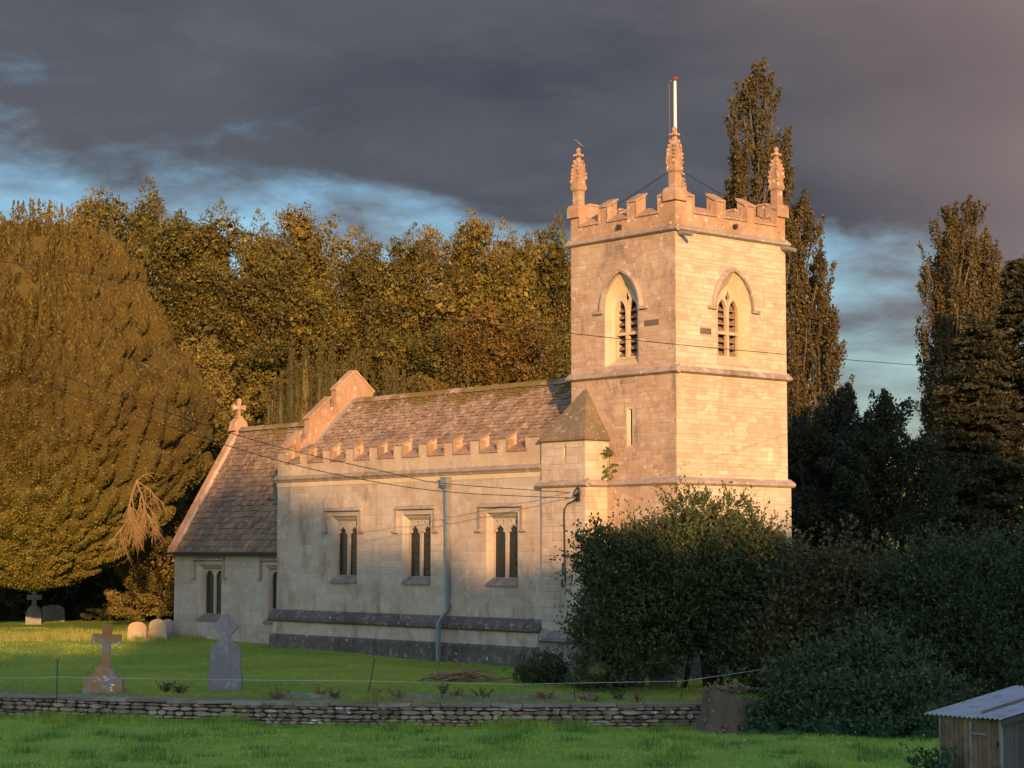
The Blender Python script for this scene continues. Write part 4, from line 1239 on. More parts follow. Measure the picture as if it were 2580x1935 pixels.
MB().box(SF, -.02, .035, -.05, EAVE - .01, -.01, .03).build('corner_post', 'batten_grey', shed)
MB().box(SF, LEN - .03, LEN + .028, -.05, EAVE - .01, -.01, .03).build('corner_post', 'batten_grey', shed)
MB().box(SF, LEN * .50, LEN * .50 + .075, -.05, EAVE - .08, .014, .04).build('door_batten', 'batten_grey', shed)
for z in (EAVE - .30, .62):
    MB().box(SF, LEN * .52, LEN * .80, z - .022, z + .022, .041, .05).build('hinge', 'lead', shed)
MB().box(SF, LEN - .09, LEN - .05, EAVE - .52, EAVE - .40, .03, .06).build('latch', 'dark_iron', shed)
MB().box(SF, LEN - .07, LEN - .04, .35, .55, .03, .06).build('latch', 'dark_iron', shed)
# corrugated sheet: waves run up the slope
def corr(x0, x1, y0, y1, off):
    nx = int((x1 - x0) / .014)
    V = []
    for lay in (0, .012):
        for y in (y0, y1):
            for i in range(nx + 1):
                x = x0 + (x1 - x0) * i / nx
                V.append((x, y, EAVE + RISE * y + .025 + off + .018 * math.sin(x / .12 * 2 * math.pi) + lay))
    n = nx + 1
    Fc = []
    for i in range(nx):
        Fc += [(i, i + 1, n + i + 1, n + i), (2 * n + i, 3 * n + i, 3 * n + i + 1, 2 * n + i + 1), (i, 2 * n + i, 2 * n + i + 1, i + 1), (n + i, n + i + 1, 3 * n + i + 1, 3 * n + i)]
    mb = MB(); mb.add(V, Fc); return mb
corr(-.30, LEN * .72, -.14, DEP + .2, .0).build('roof_sheet', 'zinc_roof', shed)
corr(LEN * .66, LEN + .12, -.16, DEP + .2, .022).build('roof_sheet', 'zinc_roof', shed)
MB().add([(LEN * .60, y, EAVE + RISE * y + z) for y in (.15, DEP) for z in (.068, .10)] + [(LEN * .60 + .06, y, EAVE + RISE * y + z) for y in (.15, DEP) for z in (.068, .10)], [(0, 2, 3, 1), (4, 5, 7, 6), (1, 3, 7, 5), (0, 1, 5, 4)]).build('roof_batten', 'board_warm', shed)
MB().add([(LEN + .10, y, EAVE + RISE * y + z) for y in (-.1, DEP) for z in (-.09, .015)] + [(LEN + .125, y, EAVE + RISE * y + z) for y in (-.1, DEP) for z in (-.09, .015)], [(0, 2, 3, 1), (4, 5, 7, 6), (1, 3, 7, 5), (0, 1, 5, 4)]).build('barge_board', 'board_grey', shed)

# ------------------------------------------------------------------ tree stump
sp = at(1832, 1845, 55.0); sp.z = 0.0
st_ = empty('tree_stump', sp)
tag(st_, 'broad weathered tree stump standing against the end of the stone wall', 'tree stump')
rr = random.Random(9)
rings = []
for k in range(9):
    z = -.1 + 1.28 * k / 8
    ring = []
    for i in range(28):
        a = 2 * math.pi * i / 28
        lob = 1 + .17 * math.sin(5 * a + 1) + .09 * math.sin(9 * a + 2) + .05 * math.sin(17 * a) - (.10 if abs(((a - 4.9 + math.pi) % (2 * math.pi)) - math.pi) < .18 else 0)
        r_ = (.66 - .10 * k / 8 + .26 * math.exp(-k * .8)) * lob * (1 + rr.uniform(-.015, .015))
        top = .17 * math.cos(a - 3.0) - .08 - (.20 if k == 8 else .05) * rr.random()
        ring.append(Vector((r_ * math.cos(a) * .95, r_ * math.sin(a) * .8, z + (top if k >= 6 else 0) * (k - 5) / 3)))
    rings.append(ring)
MB().loft(rings, True, False).build('trunk', 'stump_wood', st_)
capring = rings[-1]
cm = MB()
cpt = sum(capring, Vector()) / 28
cm.add(capring + [cpt + Vector((0, 0, -.03))], [(i, (i + 1) % 28, 28) for i in range(28)])
cm.build('top', 'dead_wood', st_)
for (x_, z_, r_) in ((-.42, .55, .055), (-.60, .30, .05), (-.10, .16, .045), (-.50, .84, .04)):
    yy = -math.sqrt(max(.02, 1 - (x_ / .66) ** 2)) * .56
    MB().tube([(x_, yy + .1, z_), (x_ * 1.02, yy - .07, z_)], [r_, r_ * .9], 7).build('cut_limb', 'pale_twig', st_)

# ------------------------------------------------------------------ pile of dead branches
bp_ = at(1165, 1697, 65.2); bp_.z = ground_at(bp_)
pile = empty('branch_pile', bp_)
tag(pile, 'pile of brown dead branches on the lawn by the rainwater pipe', 'branch pile')
rb = random.Random(21)
for i in range(20):
    a = rb.uniform(-.45, .45) + (math.pi if rb.random() < .4 else 0)
    L = rb.uniform(.6, 1.7)
    cx_, cy_, cz_ = rb.uniform(-.75, .75), rb.uniform(-.35, .35), rb.uniform(.05, .34)
    pts = []
    for k in range(6):
        u = k / 5 - .5
        pts.append((cx_ + L * u * math.cos(a) + rb.uniform(-.06, .06), cy_ + L * u * math.sin(a) + rb.uniform(-.06, .06), max(.03, cz_ + rb.uniform(-.07, .07) - abs(u) * .2)))
    r0 = rb.uniform(.025, .06)
    MB().tube(pts, [r0 * (1 - .12 * k) for k in range(6)], 6).build('branch', 'dead_wood', pile)
for pts in ([(-.75, 0, .1), (-.82, 0, .35), (-.78, 0, .55), (-.86, .02, .72)], [(.35, -.05, .2), (.02, -.02, .45), (-.3, 0, .72)], [(.7, -.1, .12), (1.1, -.15, .08), (1.5, -.1, .10), (1.75, -.1, .16)], [(-.7, -.1, .1), (-1.0, -.1, .22), (-1.2, -.1, .08)]):
    MB().tube(pts, [.045, .04, .033, .025][:len(pts)], 6).build('branch', 'dead_wood', pile)

# ------------------------------------------------------------------ bird on the pinnacle
bw = CHM @ Vector((TX + .20, .20, HC + 14.46))
bird = empty('bird', bw, R(200))
tag(bird, 'bird perched on top of the left pinnacle of the tower', 'bird')
b = MB()
def bring(cx_, cz_, rx, rz_, n=8):
    return [Vector((cx_, rx * math.cos(2 * math.pi * i / n), cz_ + rz_ * math.sin(2 * math.pi * i / n))) for i in range(n)]
b.loft([bring(-.30, .02, .012, .008), bring(-.20, .06, .03, .02), bring(-.12, .11, .06, .055), bring(-.02, .16, .075, .075), bring(.05, .215, .062, .065), bring(.09, .265, .042, .045), bring(.11, .30, .036, .038), bring(.145, .315, .026, .026), bring(.17, .31, .008, .008), bring(.20, .302, .002, .002)], True, True)
b.tube([(0, .02, .11), (.01, .02, 0)], .008, 4); b.tube([(0, -.02, .11), (.01, -.02, 0)], .008, 4)
b.build('body', 'bird_grey', bird, smooth=True)

# ------------------------------------------------------------------ vegetation helpers
def unit(A):
    return A / np.maximum(np.linalg.norm(A, axis=1, keepdims=True), 1e-9)
def leaf_quads(C, A, L, W, rng, face=None, jit=1.0):
    N = len(C)
    A = unit(A)
    B = unit(np.cross(A, rng.normal(size=(N, 3)))) if face is None else unit(np.cross(unit(face + rng.normal(size=(N, 3)) * jit), A))
    nrm = np.cross(A, B)
    L = np.asarray(L)[:, None]; W = np.asarray(W)[:, None]
    Q = np.empty((N, 4, 3), dtype=np.float32)
    Q[:, 0] = C - A * L * .5
    Q[:, 1] = C + B * W * .5 + nrm * W * .12
    Q[:, 2] = C + A * L * .5
    Q[:, 3] = C - B * W * .5 + nrm * W * .12
    return Q
def sprays(P, Dr, length, n, rad, lsize, rng, taper=.55, spread=.9):
    """leafy shoots: P (K,3) bases, Dr (K,3) directions, each carries n leaves"""
    K = len(P)
    Dr = unit(Dr)
    length = np.broadcast_to(length, (K,)); rad = np.broadcast_to(rad, (K,))
    u = rng.random((K, n)) ** .9
    off = rng.normal(size=(K, n, 3)) * (rad[:, None] * (1 - taper * u))[:, :, None] * .6
    C = P[:, None] + Dr[:, None] * (u * length[:, None])[:, :, None] + off
    A = Dr[:, None] * (1 - spread * .5) + rng.normal(size=(K, n, 3)) * spread * .5
    C = C.reshape(-1, 3); A = A.reshape(-1, 3)
    L = lsize * rng.uniform(.7, 1.25, len(C))
    return leaf_quads(C, A, L, L * .55, rng)
def add_obj(name, me, parent=None):
    return link(bpy.data.objects.new(name, me), parent)

def branches_mesh(segs, mat, name='trunk', sides=5):
    mb = MB()
    for pts, rad in segs:
        mb.tube(pts, rad, sides)
    return mb.mesh(name, mat, True)

def hull_mesh(name, f, mat, nz=14, na=18, z0=0.0, z1=1.0):
    """closed inner body of dense foliage, f(z, a) -> radius"""
    mb = MB()
    rings = []
    for k in range(nz + 1):
        z = z0 + (z1 - z0) * k / nz
        rings.append([Vector((f(z, a) * math.cos(a), f(z, a) * math.sin(a), z)) for a in np.linspace(0, 2 * math.pi, na, endpoint=False)])
    mb.loft(rings, True, True)
    return mb

def tuft(rng, c, ax1, L1, r1, n_, ls, flat=1.0, jit=.45, inner=0):
    """leaves over the skin of one elongated tuft of foliage"""
    v = unit(rng.normal(size=(n_, 3)))
    ax1 = np.array(ax1, float); ax1 /= np.linalg.norm(ax1)
    al = v @ ax1
    per = v - al[:, None] * ax1
    per[:, 2] *= flat
    taper = 1 - .5 * np.clip(al, 0, 1)
    p = np.array(c) + ax1 * (al * L1)[:, None] + per * (r1 * taper)[:, None]
    p += rng.normal(size=p.shape) * (.10 * r1 + .02)
    d = v * .5 + ax1 * .6 + rng.normal(size=v.shape) * .45
    l_ = ls * rng.uniform(.65, 1.35, n_)
    out_ = leaf_quads(p, d, l_, l_ * .52, rng, v, jit)
    if inner:                                              # coarser leaves inside close the tuft
        vi = unit(rng.normal(size=(inner, 3)))
        ai = vi @ ax1
        pi_ = np.array(c) + ax1 * (ai * L1 * .7)[:, None] + (vi - ai[:, None] * ax1) * (r1 * .62)
        li = r1 * rng.uniform(.28, .46, inner)
        out_ = np.concatenate([out_, leaf_quads(pi_, rng.normal(size=vi.shape), li, li * .6, rng, vi, .5)])
    return out_

# ---- broad wood tree with several leaders, foliage in tufts on forking limbs
def wood_tree(seed, h, rw_, leafmat, barkmat, ntuft=88, nleaf=540, ls=.165, base=.14, leaders=4, spiky=True):
    rng = np.random.default_rng(seed)
    zb = h * base
    k = h / 22
    lead = [(0, 0, h)] + [(rw_ * rng.uniform(.4, .75) * math.cos(a), rw_ * rng.uniform(.4, .75) * math.sin(a), h * rng.uniform(.78, .97)) for a in np.linspace(0, 6.28, leaders, endpoint=False) + rng.uniform(0, 1.2)]
    segs = [([(0, 0, -.5), (.1, .05, h * .22), (-.1, .1, h * .5), (0, 0, h * .95)], [h * .017, h * .013, h * .008, .02])]
    out = []
    for lx, ly, lh in lead:
        if lx or ly:
            segs.append(([(0, 0, h * .20), (lx * .45, ly * .45, h * .38), (lx * .9, ly * .9, lh * .70), (lx, ly, lh * .97)], [h * .010, h * .008, h * .005, .015]))
        for j in range(1, 6):                                 # thin pointed shoots at the top of each leader
            q = rng.normal(size=2) * .35 * k
            out.append(tuft(rng, (lx + q[0], ly + q[1], lh - (.2 + .75 * j) * k), (q[0] * .4, q[1] * .4, 1), (1.15 + .1 * j) * k, (.36 + .19 * j) * k, int(nleaf * (.35 + .12 * j)), ls))
    pr_t, pr_r = [0, .2, .45, .7, .88, 1], [.72, .98, 1.0, .78, .50, .15]
    for i in range(ntuft):
        main = rng.random() < .62
        lx, ly, lh = lead[0] if main else lead[1 + rng.integers(len(lead) - 1)]
        t_ = ((i + rng.random()) / ntuft) ** .9
        z = zb + (lh * .95 - zb) * t_ if main else lh * .45 + lh * .47 * t_
        rr_ = (rw_ if main else rw_ * .50) * np.interp(t_, pr_t, pr_r)
        a = rng.uniform(0, 2 * math.pi)
        rr_ *= 1 + .20 * math.sin(3 * a + seed) + .12 * math.sin(5 * a + 2 * seed + t_ * 6)
        rho = rr_ * math.sqrt(rng.uniform(.25, 1.0))
        p = np.array([lx + rho * math.cos(a), ly + rho * math.sin(a), z])
        up_ = .28 + 1.1 * t_ * t_
        d = np.array([math.cos(a), math.sin(a), up_]) + rng.normal(size=3) * .25
        L1 = rng.uniform(1.1, 2.0) * k; r1 = rng.uniform(.65, 1.10) * k
        out.append(tuft(rng, p, d, L1, r1, int(nleaf * rng.uniform(.7, 1.2)), ls, .72, .45, 110))
        if i % 2 == 0:
            zs = max(.16 * h, z - rho * .8 - .6)
            q0 = np.array([lx * min(1, zs / lh), ly * min(1, zs / lh), zs])
            mid = q0 * .45 + p * .55 + np.array([0, 0, -.15 * rho])
            segs.append(([q0, mid, p, p + unit(d[None])[0] * L1 * .8], [.08 * k, .05 * k, .03 * k, .010]))
    n_ = 3500                                               # shaded leaves deep inside the crown
    t_ = rng.random(n_); a = rng.uniform(0, 6.283, n_)
    q = rw_ * .46 * np.interp(t_, pr_t, pr_r) * np.sqrt(rng.random(n_))
    out.append(leaf_quads(np.stack([q * np.cos(a), q * np.sin(a), zb + (h * .92 - zb) * t_], 1), rng.normal(size=(n_, 3)), rng.uniform(.35, .6, n_) * k, rng.uniform(.2, .35, n_) * k, rng))
    return quads_mesh('crown', np.concatenate(out), leafmat), branches_mesh(segs, barkmat, 'trunk', 4)

# ---- Lombardy poplar: steep shoots hugging the stem
def poplar_mesh(seed, h, r_, leafmat, nspray=300, nleaf=150, ls=.19, subs=()):
    rng = np.random.default_rng(seed)
    P, Dr, LN = [], [], []
    segs = [([(0, 0, -.5), (0, 0, h * .5), (0, 0, h * .97)], [.32, .18, .03])]
    axes = [(0, 0, 0, h, r_)] + list(subs)
    wts = np.array([a[4] * (a[3] - a[2]) for a in axes]); wts = wts / wts.sum()
    while len(P) < nspray:
        ax = axes[rng.choice(len(axes), p=wts)]
        x0, y0, zb, zt, rr0 = ax
        t_ = rng.random()
        z = zb + (zt - zb) * (.06 + .94 * t_)
        rr_ = rr0 * np.interp(t_, [0, .12, .35, .6, .8, .92, 1], [.50, .90, 1.0, .96, .80, .58, .12])
        a = rng.uniform(0, 2 * math.pi)
        rr_ *= 1 + .20 * math.sin(4 * a + seed + t_ * 9) + .1 * math.sin(t_ * 40 + a)
        rho = rr_ * math.sqrt(rng.uniform(.25, 1))
        P.append((x0 + rho * math.cos(a), y0 + rho * math.sin(a), z - .8))
        Dr.append((math.cos(a) * .22 + rng.normal() * .08, math.sin(a) * .22 + rng.normal() * .08, 1.0))
        LN.append(rng.uniform(1.4, 2.6) * (1 - .35 * t_))
        if len(P) % 3 == 0:
            q = np.array(P[-1])
            zs = max(zb + .5, z - 4.5)
            segs.append(([(x0, y0, zs), tuple(q * .6 + np.array([x0, y0, zs]) * .4 + np.array([0, 0, -.3])), tuple(q), tuple(q + np.array([0, 0, LN[-1] * .7]))], [.07, .05, .035, .01]))
    Q = sprays(np.array(P), np.array(Dr), np.array(LN), nleaf, .26, ls, rng)
    return quads_mesh('crown', Q, leafmat), branches_mesh(segs, 'bark', 'trunk', 4)

def tree(name, label, crown, trunk, loc, rz=0.0, sc=(1, 1, 1), cat='tree', group=None, core=None, leafmat=None):
    e = empty(name, loc, rz)
    e.scale = sc
    tag(e, label, cat, group)
    add_obj('trunk', trunk, e)
    cr = add_obj('crown', crown, e)
    if leafmat:
        cr.material_slots[0].link = 'OBJECT'
        cr.material_slots[0].material = MATS[leafmat]
    if core: add_obj('inner_foliage', core, e)
    return e

def base_of(px, depth):
    p = at(px, 1600, depth)
    return Vector((p.x, p.y, yard_z(p.x, p.y) - .1))
def top_h(py, depth, px=1290):
    p = at(px, py, depth)
    return p.z - (yard_z(p.x, p.y) - .1)

# ------------------------------------------------------------------ the wood behind the church
variants = [wood_tree(101 + i, 24, 5.4, 'leaf_beech', 'bark', leaders=3 + i % 3) for i in range(3)]
elm = wood_tree(140, 14, 4.2, 'leaf_elm', 'bark', 100, 330, .15, .06, 3)
wood = [  # px of stem, py of top, depth, variant, width, label
    (60, 520, 116, 0, 1.0, 'wood tree rising at the left edge behind the great yew'),
    (190, 462, 114, 1, .95, 'tall wood tree with a spiky crown above the right of the great yew'),
    (355, 440, 112, 2, 1.05, 'tallest tree of the wood, right of the great yew'),
    (520, 492, 113, 3, .95, 'wood tree above the chancel gable cross'),
    (655, 525, 112, 0, .9, 'wood tree rising above the chancel roof'),
    (775, 500, 113, 1, .92, 'wood tree behind the dark upright yews'),
    (905, 560, 112, 2, .9, 'wood tree behind the middle of the nave'),
    (1030, 548, 114, 3, .85, 'wood tree over the right part of the nave ridge'),
    (1165, 515, 112, 1, .98, 'wood tree with branching pale limbs left of the tower'),
    (1290, 545, 111, 0, .82, 'wood tree close to the left edge of the tower'),
    (1405, 530, 114, 2, .8, 'wood tree partly hidden by the tower'),
]
for px, py, dp_, v, wd, lab in wood:
    hh = top_h(py, dp_, px)
    k = hh / 24.5
    tree('wood_tree', lab, variants[v % 3][0], variants[v % 3][1], base_of(px, dp_), (px * 1.7) % 6.28, (wd * k * 1.08, wd * k * 1.08, k), leafmat=(None, 'leaf_olive', 'leaf_russet', None, 'leaf_olive')[(px // 5) % 5], group='trees of the wood behind the church')
low = [
    (470, 850, 106, 'pale-leaved tree between the great yew and the chancel cross'),
    (1120, 760, 107, 'lower tree with forked pale trunk above the nave ridge'),
    (1255, 720, 106, 'lower tree beside the tower, over the end of the nave roof'),
    (1390, 800, 106, 'low tree behind the nave roof touching the tower'),
    (400, 1120, 101, 'low leafy tree between the great yew and the chancel wall'),
]
for px, py, dp_, lab in low:
    hh = top_h(py, dp_, px)
    k = hh / 14.2
    v = elm if px in (470, 400) else None
    if v:
        tree('wood_tree', lab, v[0], v[1], base_of(px, dp_), px * .9 % 6.28, (k * (1.15 if px != 400 else .9), k * 1.0, k), group='lower trees at the edge of the wood')
    else:
        k = hh / 25.4
        vv = variants[int(px) % 3]
        tree('wood_tree', lab, vv[0], vv[1], base_of(px, dp_), px * .9 % 6.28, (k * 1.25, k * 1.25, k), leafmat='leaf_olive' if px != 1255 else 'leaf_russet', group='lower trees at the edge of the wood')
# dim far side of the wood that closes the gaps low down
rng = np.random.default_rng(77)
n = 18000
X = rng.uniform(-36, 12, n); Y = rng.uniform(119, 126, n); Zz = 1 + rng.uniform(0, 1, n) ** 1.1 * 11 + 2.0 * np.sin(X * .55)
Q = leaf_quads(np.stack([X, Y, Zz], 1), rng.normal(size=(n, 3)), rng.uniform(.35, .7, n), rng.uniform(.2, .35, n), rng)
tag(add_obj('undergrowth', quads_mesh('undergrowth', Q, 'leaf_dark')), 'dim undergrowth filling the wood behind the trees', None, None, 'stuff')

# ------------------------------------------------------------------ the great yew on the left
YD = 95.5
yloc = base_of(78, YD)
YZ = [2.15, 2.4, 3.5, 4.85, 6.55, 8.5, 11.1, 13.0, 14.9, 17.0, 18.5, 19.4]
YR = [.2, 1.9, 3.8, 5.5, 6.9, 7.7, 7.8, 7.0, 6.0, 4.9, 4.2, 3.2]
def yew_r(z, a):
    return np.interp(z, YZ, YR) * (1 + .04 * np.sin(3 * a + .7) + .02 * np.sin(7 * a + z * .6))
rng = np.random.default_rng(5)
# foliage body: tufts packed edge to edge (upright plumes above, drooping shelves below) with deep clefts between
na_, nz_ = 215, 190
aa = np.linspace(-math.pi * 1.12, math.pi * .12, na_)
zz_ = np.interp(np.linspace(0, 1, nz_), [0, .12, 1], [YZ[0], 2.6, YZ[-1]])
A_, Z_ = np.meshgrid(aa, zz_)
A_, Z_ = A_.ravel(), Z_.ravel()
R_ = yew_r(Z_, A_)
ns = 760
sz = np.interp(rng.random(ns), np.linspace(0, 1, 20), np.interp(np.linspace(0, 1, 20), [0, 1], [2.2, 19.6]) ** 1.0)
sz = 2.2 + 17.4 * rng.random(ns) ** 1.25
sa = rng.uniform(-math.pi * 1.15, math.pi * .15, ns)
sr = rng.uniform(0, 1, ns)
d1 = np.full(len(A_), 1e9); d2 = np.full(len(A_), 1e9); own = np.zeros(len(A_), int)
for i in range(ns):
    t_ = np.clip((sz[i] - 5.0) / 7.0, 0, 1)
    asp = 1.15 + 4.2 * t_                                   # plumes get long towards the top
    du = (A_ - sa[i]) * R_ ; dv = Z_ - sz[i]
    tilt = .55 * (1 - t_) * math.cos(sa[i])                 # lower shelves rise outwards
    dv2 = dv - tilt * du
    d = np.sqrt(du * du + (dv2 / asp) ** 2) * (.85 + .3 * sr[i])
    m_ = d < d1
    d2 = np.where(m_, d1, np.minimum(d2, d)); own = np.where(m_, i, own); d1 = np.where(m_, d, d1)
gap_ = d2 - d1
deep = .40 + .60 * (np.sin(A_ * 9 + Z_ * .7) * np.sin(Z_ * .9 + 2 * A_) * .5 + .5) ** 1.5
groove = np.exp(-(gap_ / .13) ** 2) * deep
disp = .55 * np.minimum(gap_, .55) / .55 - 1.1 * groove + .06 * np.sin(own * 7.1)
RR = np.maximum(R_ + disp * np.clip(R_ / 2.5, .2, 1), .05)
VV = np.stack([RR * np.cos(A_), RR * np.sin(A_), Z_ - .25 * groove], 1)
idx = np.arange(na_ * nz_).reshape(nz_, na_)
FF = np.stack([idx[:-1, :-1], idx[:-1, 1:], idx[1:, 1:], idx[1:, :-1]], -1).reshape(-1, 4)
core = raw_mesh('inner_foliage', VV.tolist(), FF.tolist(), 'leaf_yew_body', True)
# fine sprigs over the body, thinner in the clefts
P0, P1, P2, P3 = (VV[FF[:, k]] for k in range(4))
nr = np.cross(P2 - P0, P3 - P1); ar = np.linalg.norm(nr, axis=1) * .5
nr = nr / np.maximum(2 * ar[:, None], 1e-9)
outw = (P0 + P2) * .5 * np.array([1, 1, 0]); flip = np.sum(nr * outw, 1) < 0; nr[flip] *= -1
wgt = ar * (1 - .85 * np.clip(groove[FF[:, 0]] * 1.4, 0, 1)) * (Z_[FF[:, 0]] > 2.2) * (1 + .8 * np.clip((Z_[FF[:, 0]] - 12) / 6, 0, 1))
pick = rng.choice(len(FF), 135000, p=wgt / wgt.sum())
u, v = rng.random((2, len(pick), 1))
C = (P0[pick] * (1 - u) + P1[pick] * u) * (1 - v) + (P3[pick] * (1 - u) + P2[pick] * u) * v
upk = np.interp(C[:, 2], [3, 8, 13, 19], [.1, .5, 1.4, 2.5])[:, None]
ax = nr[pick] * .8 + np.array([0, 0, 1]) * upk + rng.normal(size=C.shape) * .45
hi_ = np.clip((C[:, 2] - 7) / 5, 0, 1)                 # long upright sprigs higher up
l_ = (.115 + .055 * hi_) * rng.uniform(.6, 1.4, len(pick))
Q1 = leaf_quads(C + nr[pick] * .035, ax, l_, l_ * (.5 - .20 * hi_), rng, nr[pick], .60)
P, Dr = [], []
for i in range(60):                                   # pointed leaders along the top
    a = rng.uniform(0, 2 * math.pi); r_ = 4.6 * math.sqrt(rng.random())
    P.append((r_ * math.cos(a), r_ * math.sin(a), 18.5 - .045 * r_ * r_ + rng.uniform(-.5, .5))); Dr.append((0, 0, 1))
Q2 = sprays(np.array(P), np.array(Dr), 1.9, 190, .36, .12, rng, .96, .6)
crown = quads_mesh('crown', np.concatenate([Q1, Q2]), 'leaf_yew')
tr = branches_mesh([([(-3.2, 1.5, -.5), (-3.0, 1.2, 2.5), (-.5, 0, 8)], [.5, .42, .3])] + [([(-3.0 + .3 * math.cos(a), 1.3 + .3 * math.sin(a), 1.8), (3 * math.cos(a), 2.5 + 2 * math.sin(a), 4.4), (4.5 * math.cos(a), 2.5 + 4 * math.sin(a), 6)], [.2, .14, .06]) for a in np.linspace(0, 6, 6)], 'bark_dark')
yew = tree('yew_tree', 'huge dense golden-brown yew filling the left edge of the view', crown, tr, yloc, core=core)
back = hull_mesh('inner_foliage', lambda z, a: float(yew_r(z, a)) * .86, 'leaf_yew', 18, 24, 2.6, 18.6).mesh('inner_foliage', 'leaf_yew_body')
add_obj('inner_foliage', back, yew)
# bare hanging branch on the yew's flank
rb = random.Random(31)
dm = MB()
def twig(p, d, L, r_, depth_):
    n_ = 5
    pts = [Vector(p)]
    dd = Vector(d).normalized()
    for k in range(n_):
        dd = (dd + Vector((rb.uniform(-.22, .22), rb.uniform(-.22, .22), rb.uniform(-.22, .12) - .06))).normalized()
        pts.append(pts[-1] + dd * L / n_)
    dm.tube(pts, [r_ * (1 - .14 * k) for k in range(n_ + 1)], 4)
    if depth_ > 0:
        for k in range(2, n_ + 1):
            for _ in range(2 if depth_ > 1 else 1):
                nd = (dd + Vector((rb.uniform(-.7, .7), rb.uniform(-.5, .5), rb.uniform(-.6, .3)))).normalized()
                twig(pts[k], nd, L * rb.uniform(.45, .7), r_ * .6, depth_ - 1)
dw = at(345, 1212, YD - 7.3)
p0 = dw - yloc
twig(p0, (-.15, -.2, -1), 1.9, .05, 3); twig(p0, (.40, -.1, -1), 1.6, .045, 3); twig(p0, (.8, 0, -.5), 1.1, .03, 2); twig(p0, (.6, .3, .9), .8, .025, 1)
dm.tube([p0 + Vector((-.15, 1.6, .1)), p0 + Vector((-.08, .6, .05)), p0], [.09, .08, .06], 6)
dm.build('dead_branch', 'pale_twig', yew)

# ------------------------------------------------------------------ upright yews behind the nave
def upright_yew(label, plumes, depth, seed):
    rng = np.random.default_rng(seed)
    cx_ = sum(p[0] for p in plumes) / len(plumes)
    loc = base_of(cx_, depth)
    P, Dr, LN, RD = [], [], [], []
    hull = MB()
    segs = []
    for px, py, r_ in plumes:
        w_ = at(px, py, depth) - loc
        H_ = w_.z
        n_ = int(40 + 26 * H_ * r_)
        for i in range(n_):
            t_ = rng.random() ** .9
            z = H_ * (.12 + .84 * t_)
            rr_ = r_ * np.interp(t_, [0, .3, .7, .9, 1], [.9, 1.0, .66, .30, .04])
            a = rng.uniform(0, 2 * math.pi)
            P.append((w_.x + rr_ * math.cos(a), rr_ * math.sin(a), z - .3)); Dr.append((math.cos(a) * .10, math.sin(a) * .10, 1))
            LN.append(.75); RD.append(.06)
        rings = []
        for t_ in (0, .15, .3, .45, .6, .7, .8, .9, .97):
            q_ = r_ * .96 * np.interp(t_, [0, .3, .7, .9, 1], [.9, 1.0, .72, .36, .06])
            rings.append([Vector((w_.x + q_ * (1 + .13 * math.sin(4 * a + px)) * math.cos(a), q_ * (1 + .13 * math.sin(4 * a + px)) * math.sin(a), H_ * (.10 + .86 * t_))) for a in np.linspace(0, 6.283, 16, endpoint=False)])
        hull.loft(rings, True, True)
        segs.append(([(w_.x * .4, 0, -.3), (w_.x, 0, H_ * .2), (w_.x, 0, H_ * .6)], [.14, .10, .04]))
    Q = sprays(np.array(P), np.array(Dr), np.array(LN), 26, np.array(RD), .12, rng, .6, .4)
    tree('upright_yew', label, quads_mesh('crown', Q, 'leaf_irish'), branches_mesh(segs, 'bark_dark'), loc, cat='yew', group='upright yews behind the nave', core=hull.mesh('inner_foliage', 'leaf_irish', True))
upright_yew('upright yew with twin spires behind the chancel roof', [(735, 836, .42), (770, 832, .42), (750, 905, .38), (708, 925, .30), (693, 946, .22), (678, 966, .22), (785, 900, .3)], 96, 1)
upright_yew('upright yew with broad spires just left of the nave gable', [(806, 836, .40), (838, 850, .42), (822, 900, .36), (862, 895, .30)], 95.5, 2)
upright_yew('upright yew rising right behind the nave gable apex', [(882, 872, .30), (899, 850, .32), (920, 881, .36), (940, 935, .28)], 96.5, 3)
upright_yew('upright yew with reddish foliage right of the nave gable', [(995, 888, .42), (972, 930, .28), (1018, 930, .28)], 95.8, 4)
upright_yew('smallest upright yew, farthest from the gable apex', [(1044, 940, .28), (1066, 955, .30), (1086, 985, .24)], 96.2, 6)

# ------------------------------------------------------------------ poplars and dark trees on the right
def poplar(label, px, py, depth, r_, seed, subs=(), n_=330):
    H_ = top_h(py, depth, px)
    loc = base_of(px, depth)
    S_ = []
    for (sx, sy, sr) in subs:
        q = at(sx, sy, depth) - loc
        S_.append((q.x, rs.uniform(-.6, .3), H_ * .12, q.z, sr))
    c, t_ = poplar_mesh(seed, H_, r_, 'leaf_poplar', int(n_ * 1.35), 98, .195, S_)
    tree('poplar', label, c, t_, loc, group='tall poplars')
poplar('tallest poplar, rising behind the right side of the tower battlements', 1922, 168, 106, 2.0, 41, [(1872, 350, .75), (1858, 470, .6), (1965, 380, .8)], 420)
poplar('poplar standing close to the right edge of the tower', 2022, 508, 110, 2.1, 43, [(2060, 700, 1.1), (1995, 560, .8)], 380)
poplar('left one of the two poplars at the right edge of the view', 2412, 528, 118, 1.9, 45, [(2378, 640, .9)], 360)
poplar('right one of the two poplars at the right edge of the view', 2462, 506, 119.5, 1.8, 47, [(2490, 600, 1.1), (2520, 700, 1.0)], 380)
dk = wood_tree(160, 14, 4.6, 'leaf_dark', 'bark_dark', 120, 300, .19, .03, 5)
for px, py, dp_, wd, lab in ((2110, 968, 92, .92, 'dark leafy tree right of the tower below the sky gap'), (2235, 985, 90, .95, 'dark leafy tree between the tower and the spruce'), (2010, 1180, 94, .7, 'low dark tree tucked behind the right edge of the tower')):
    k = top_h(py, dp_, px) / 14.2
    tree('dark_tree', lab, dk[0], dk[1], base_of(px, dp_), px % 7, (k * wd, k * wd, k), group='dark trees right of the tower')
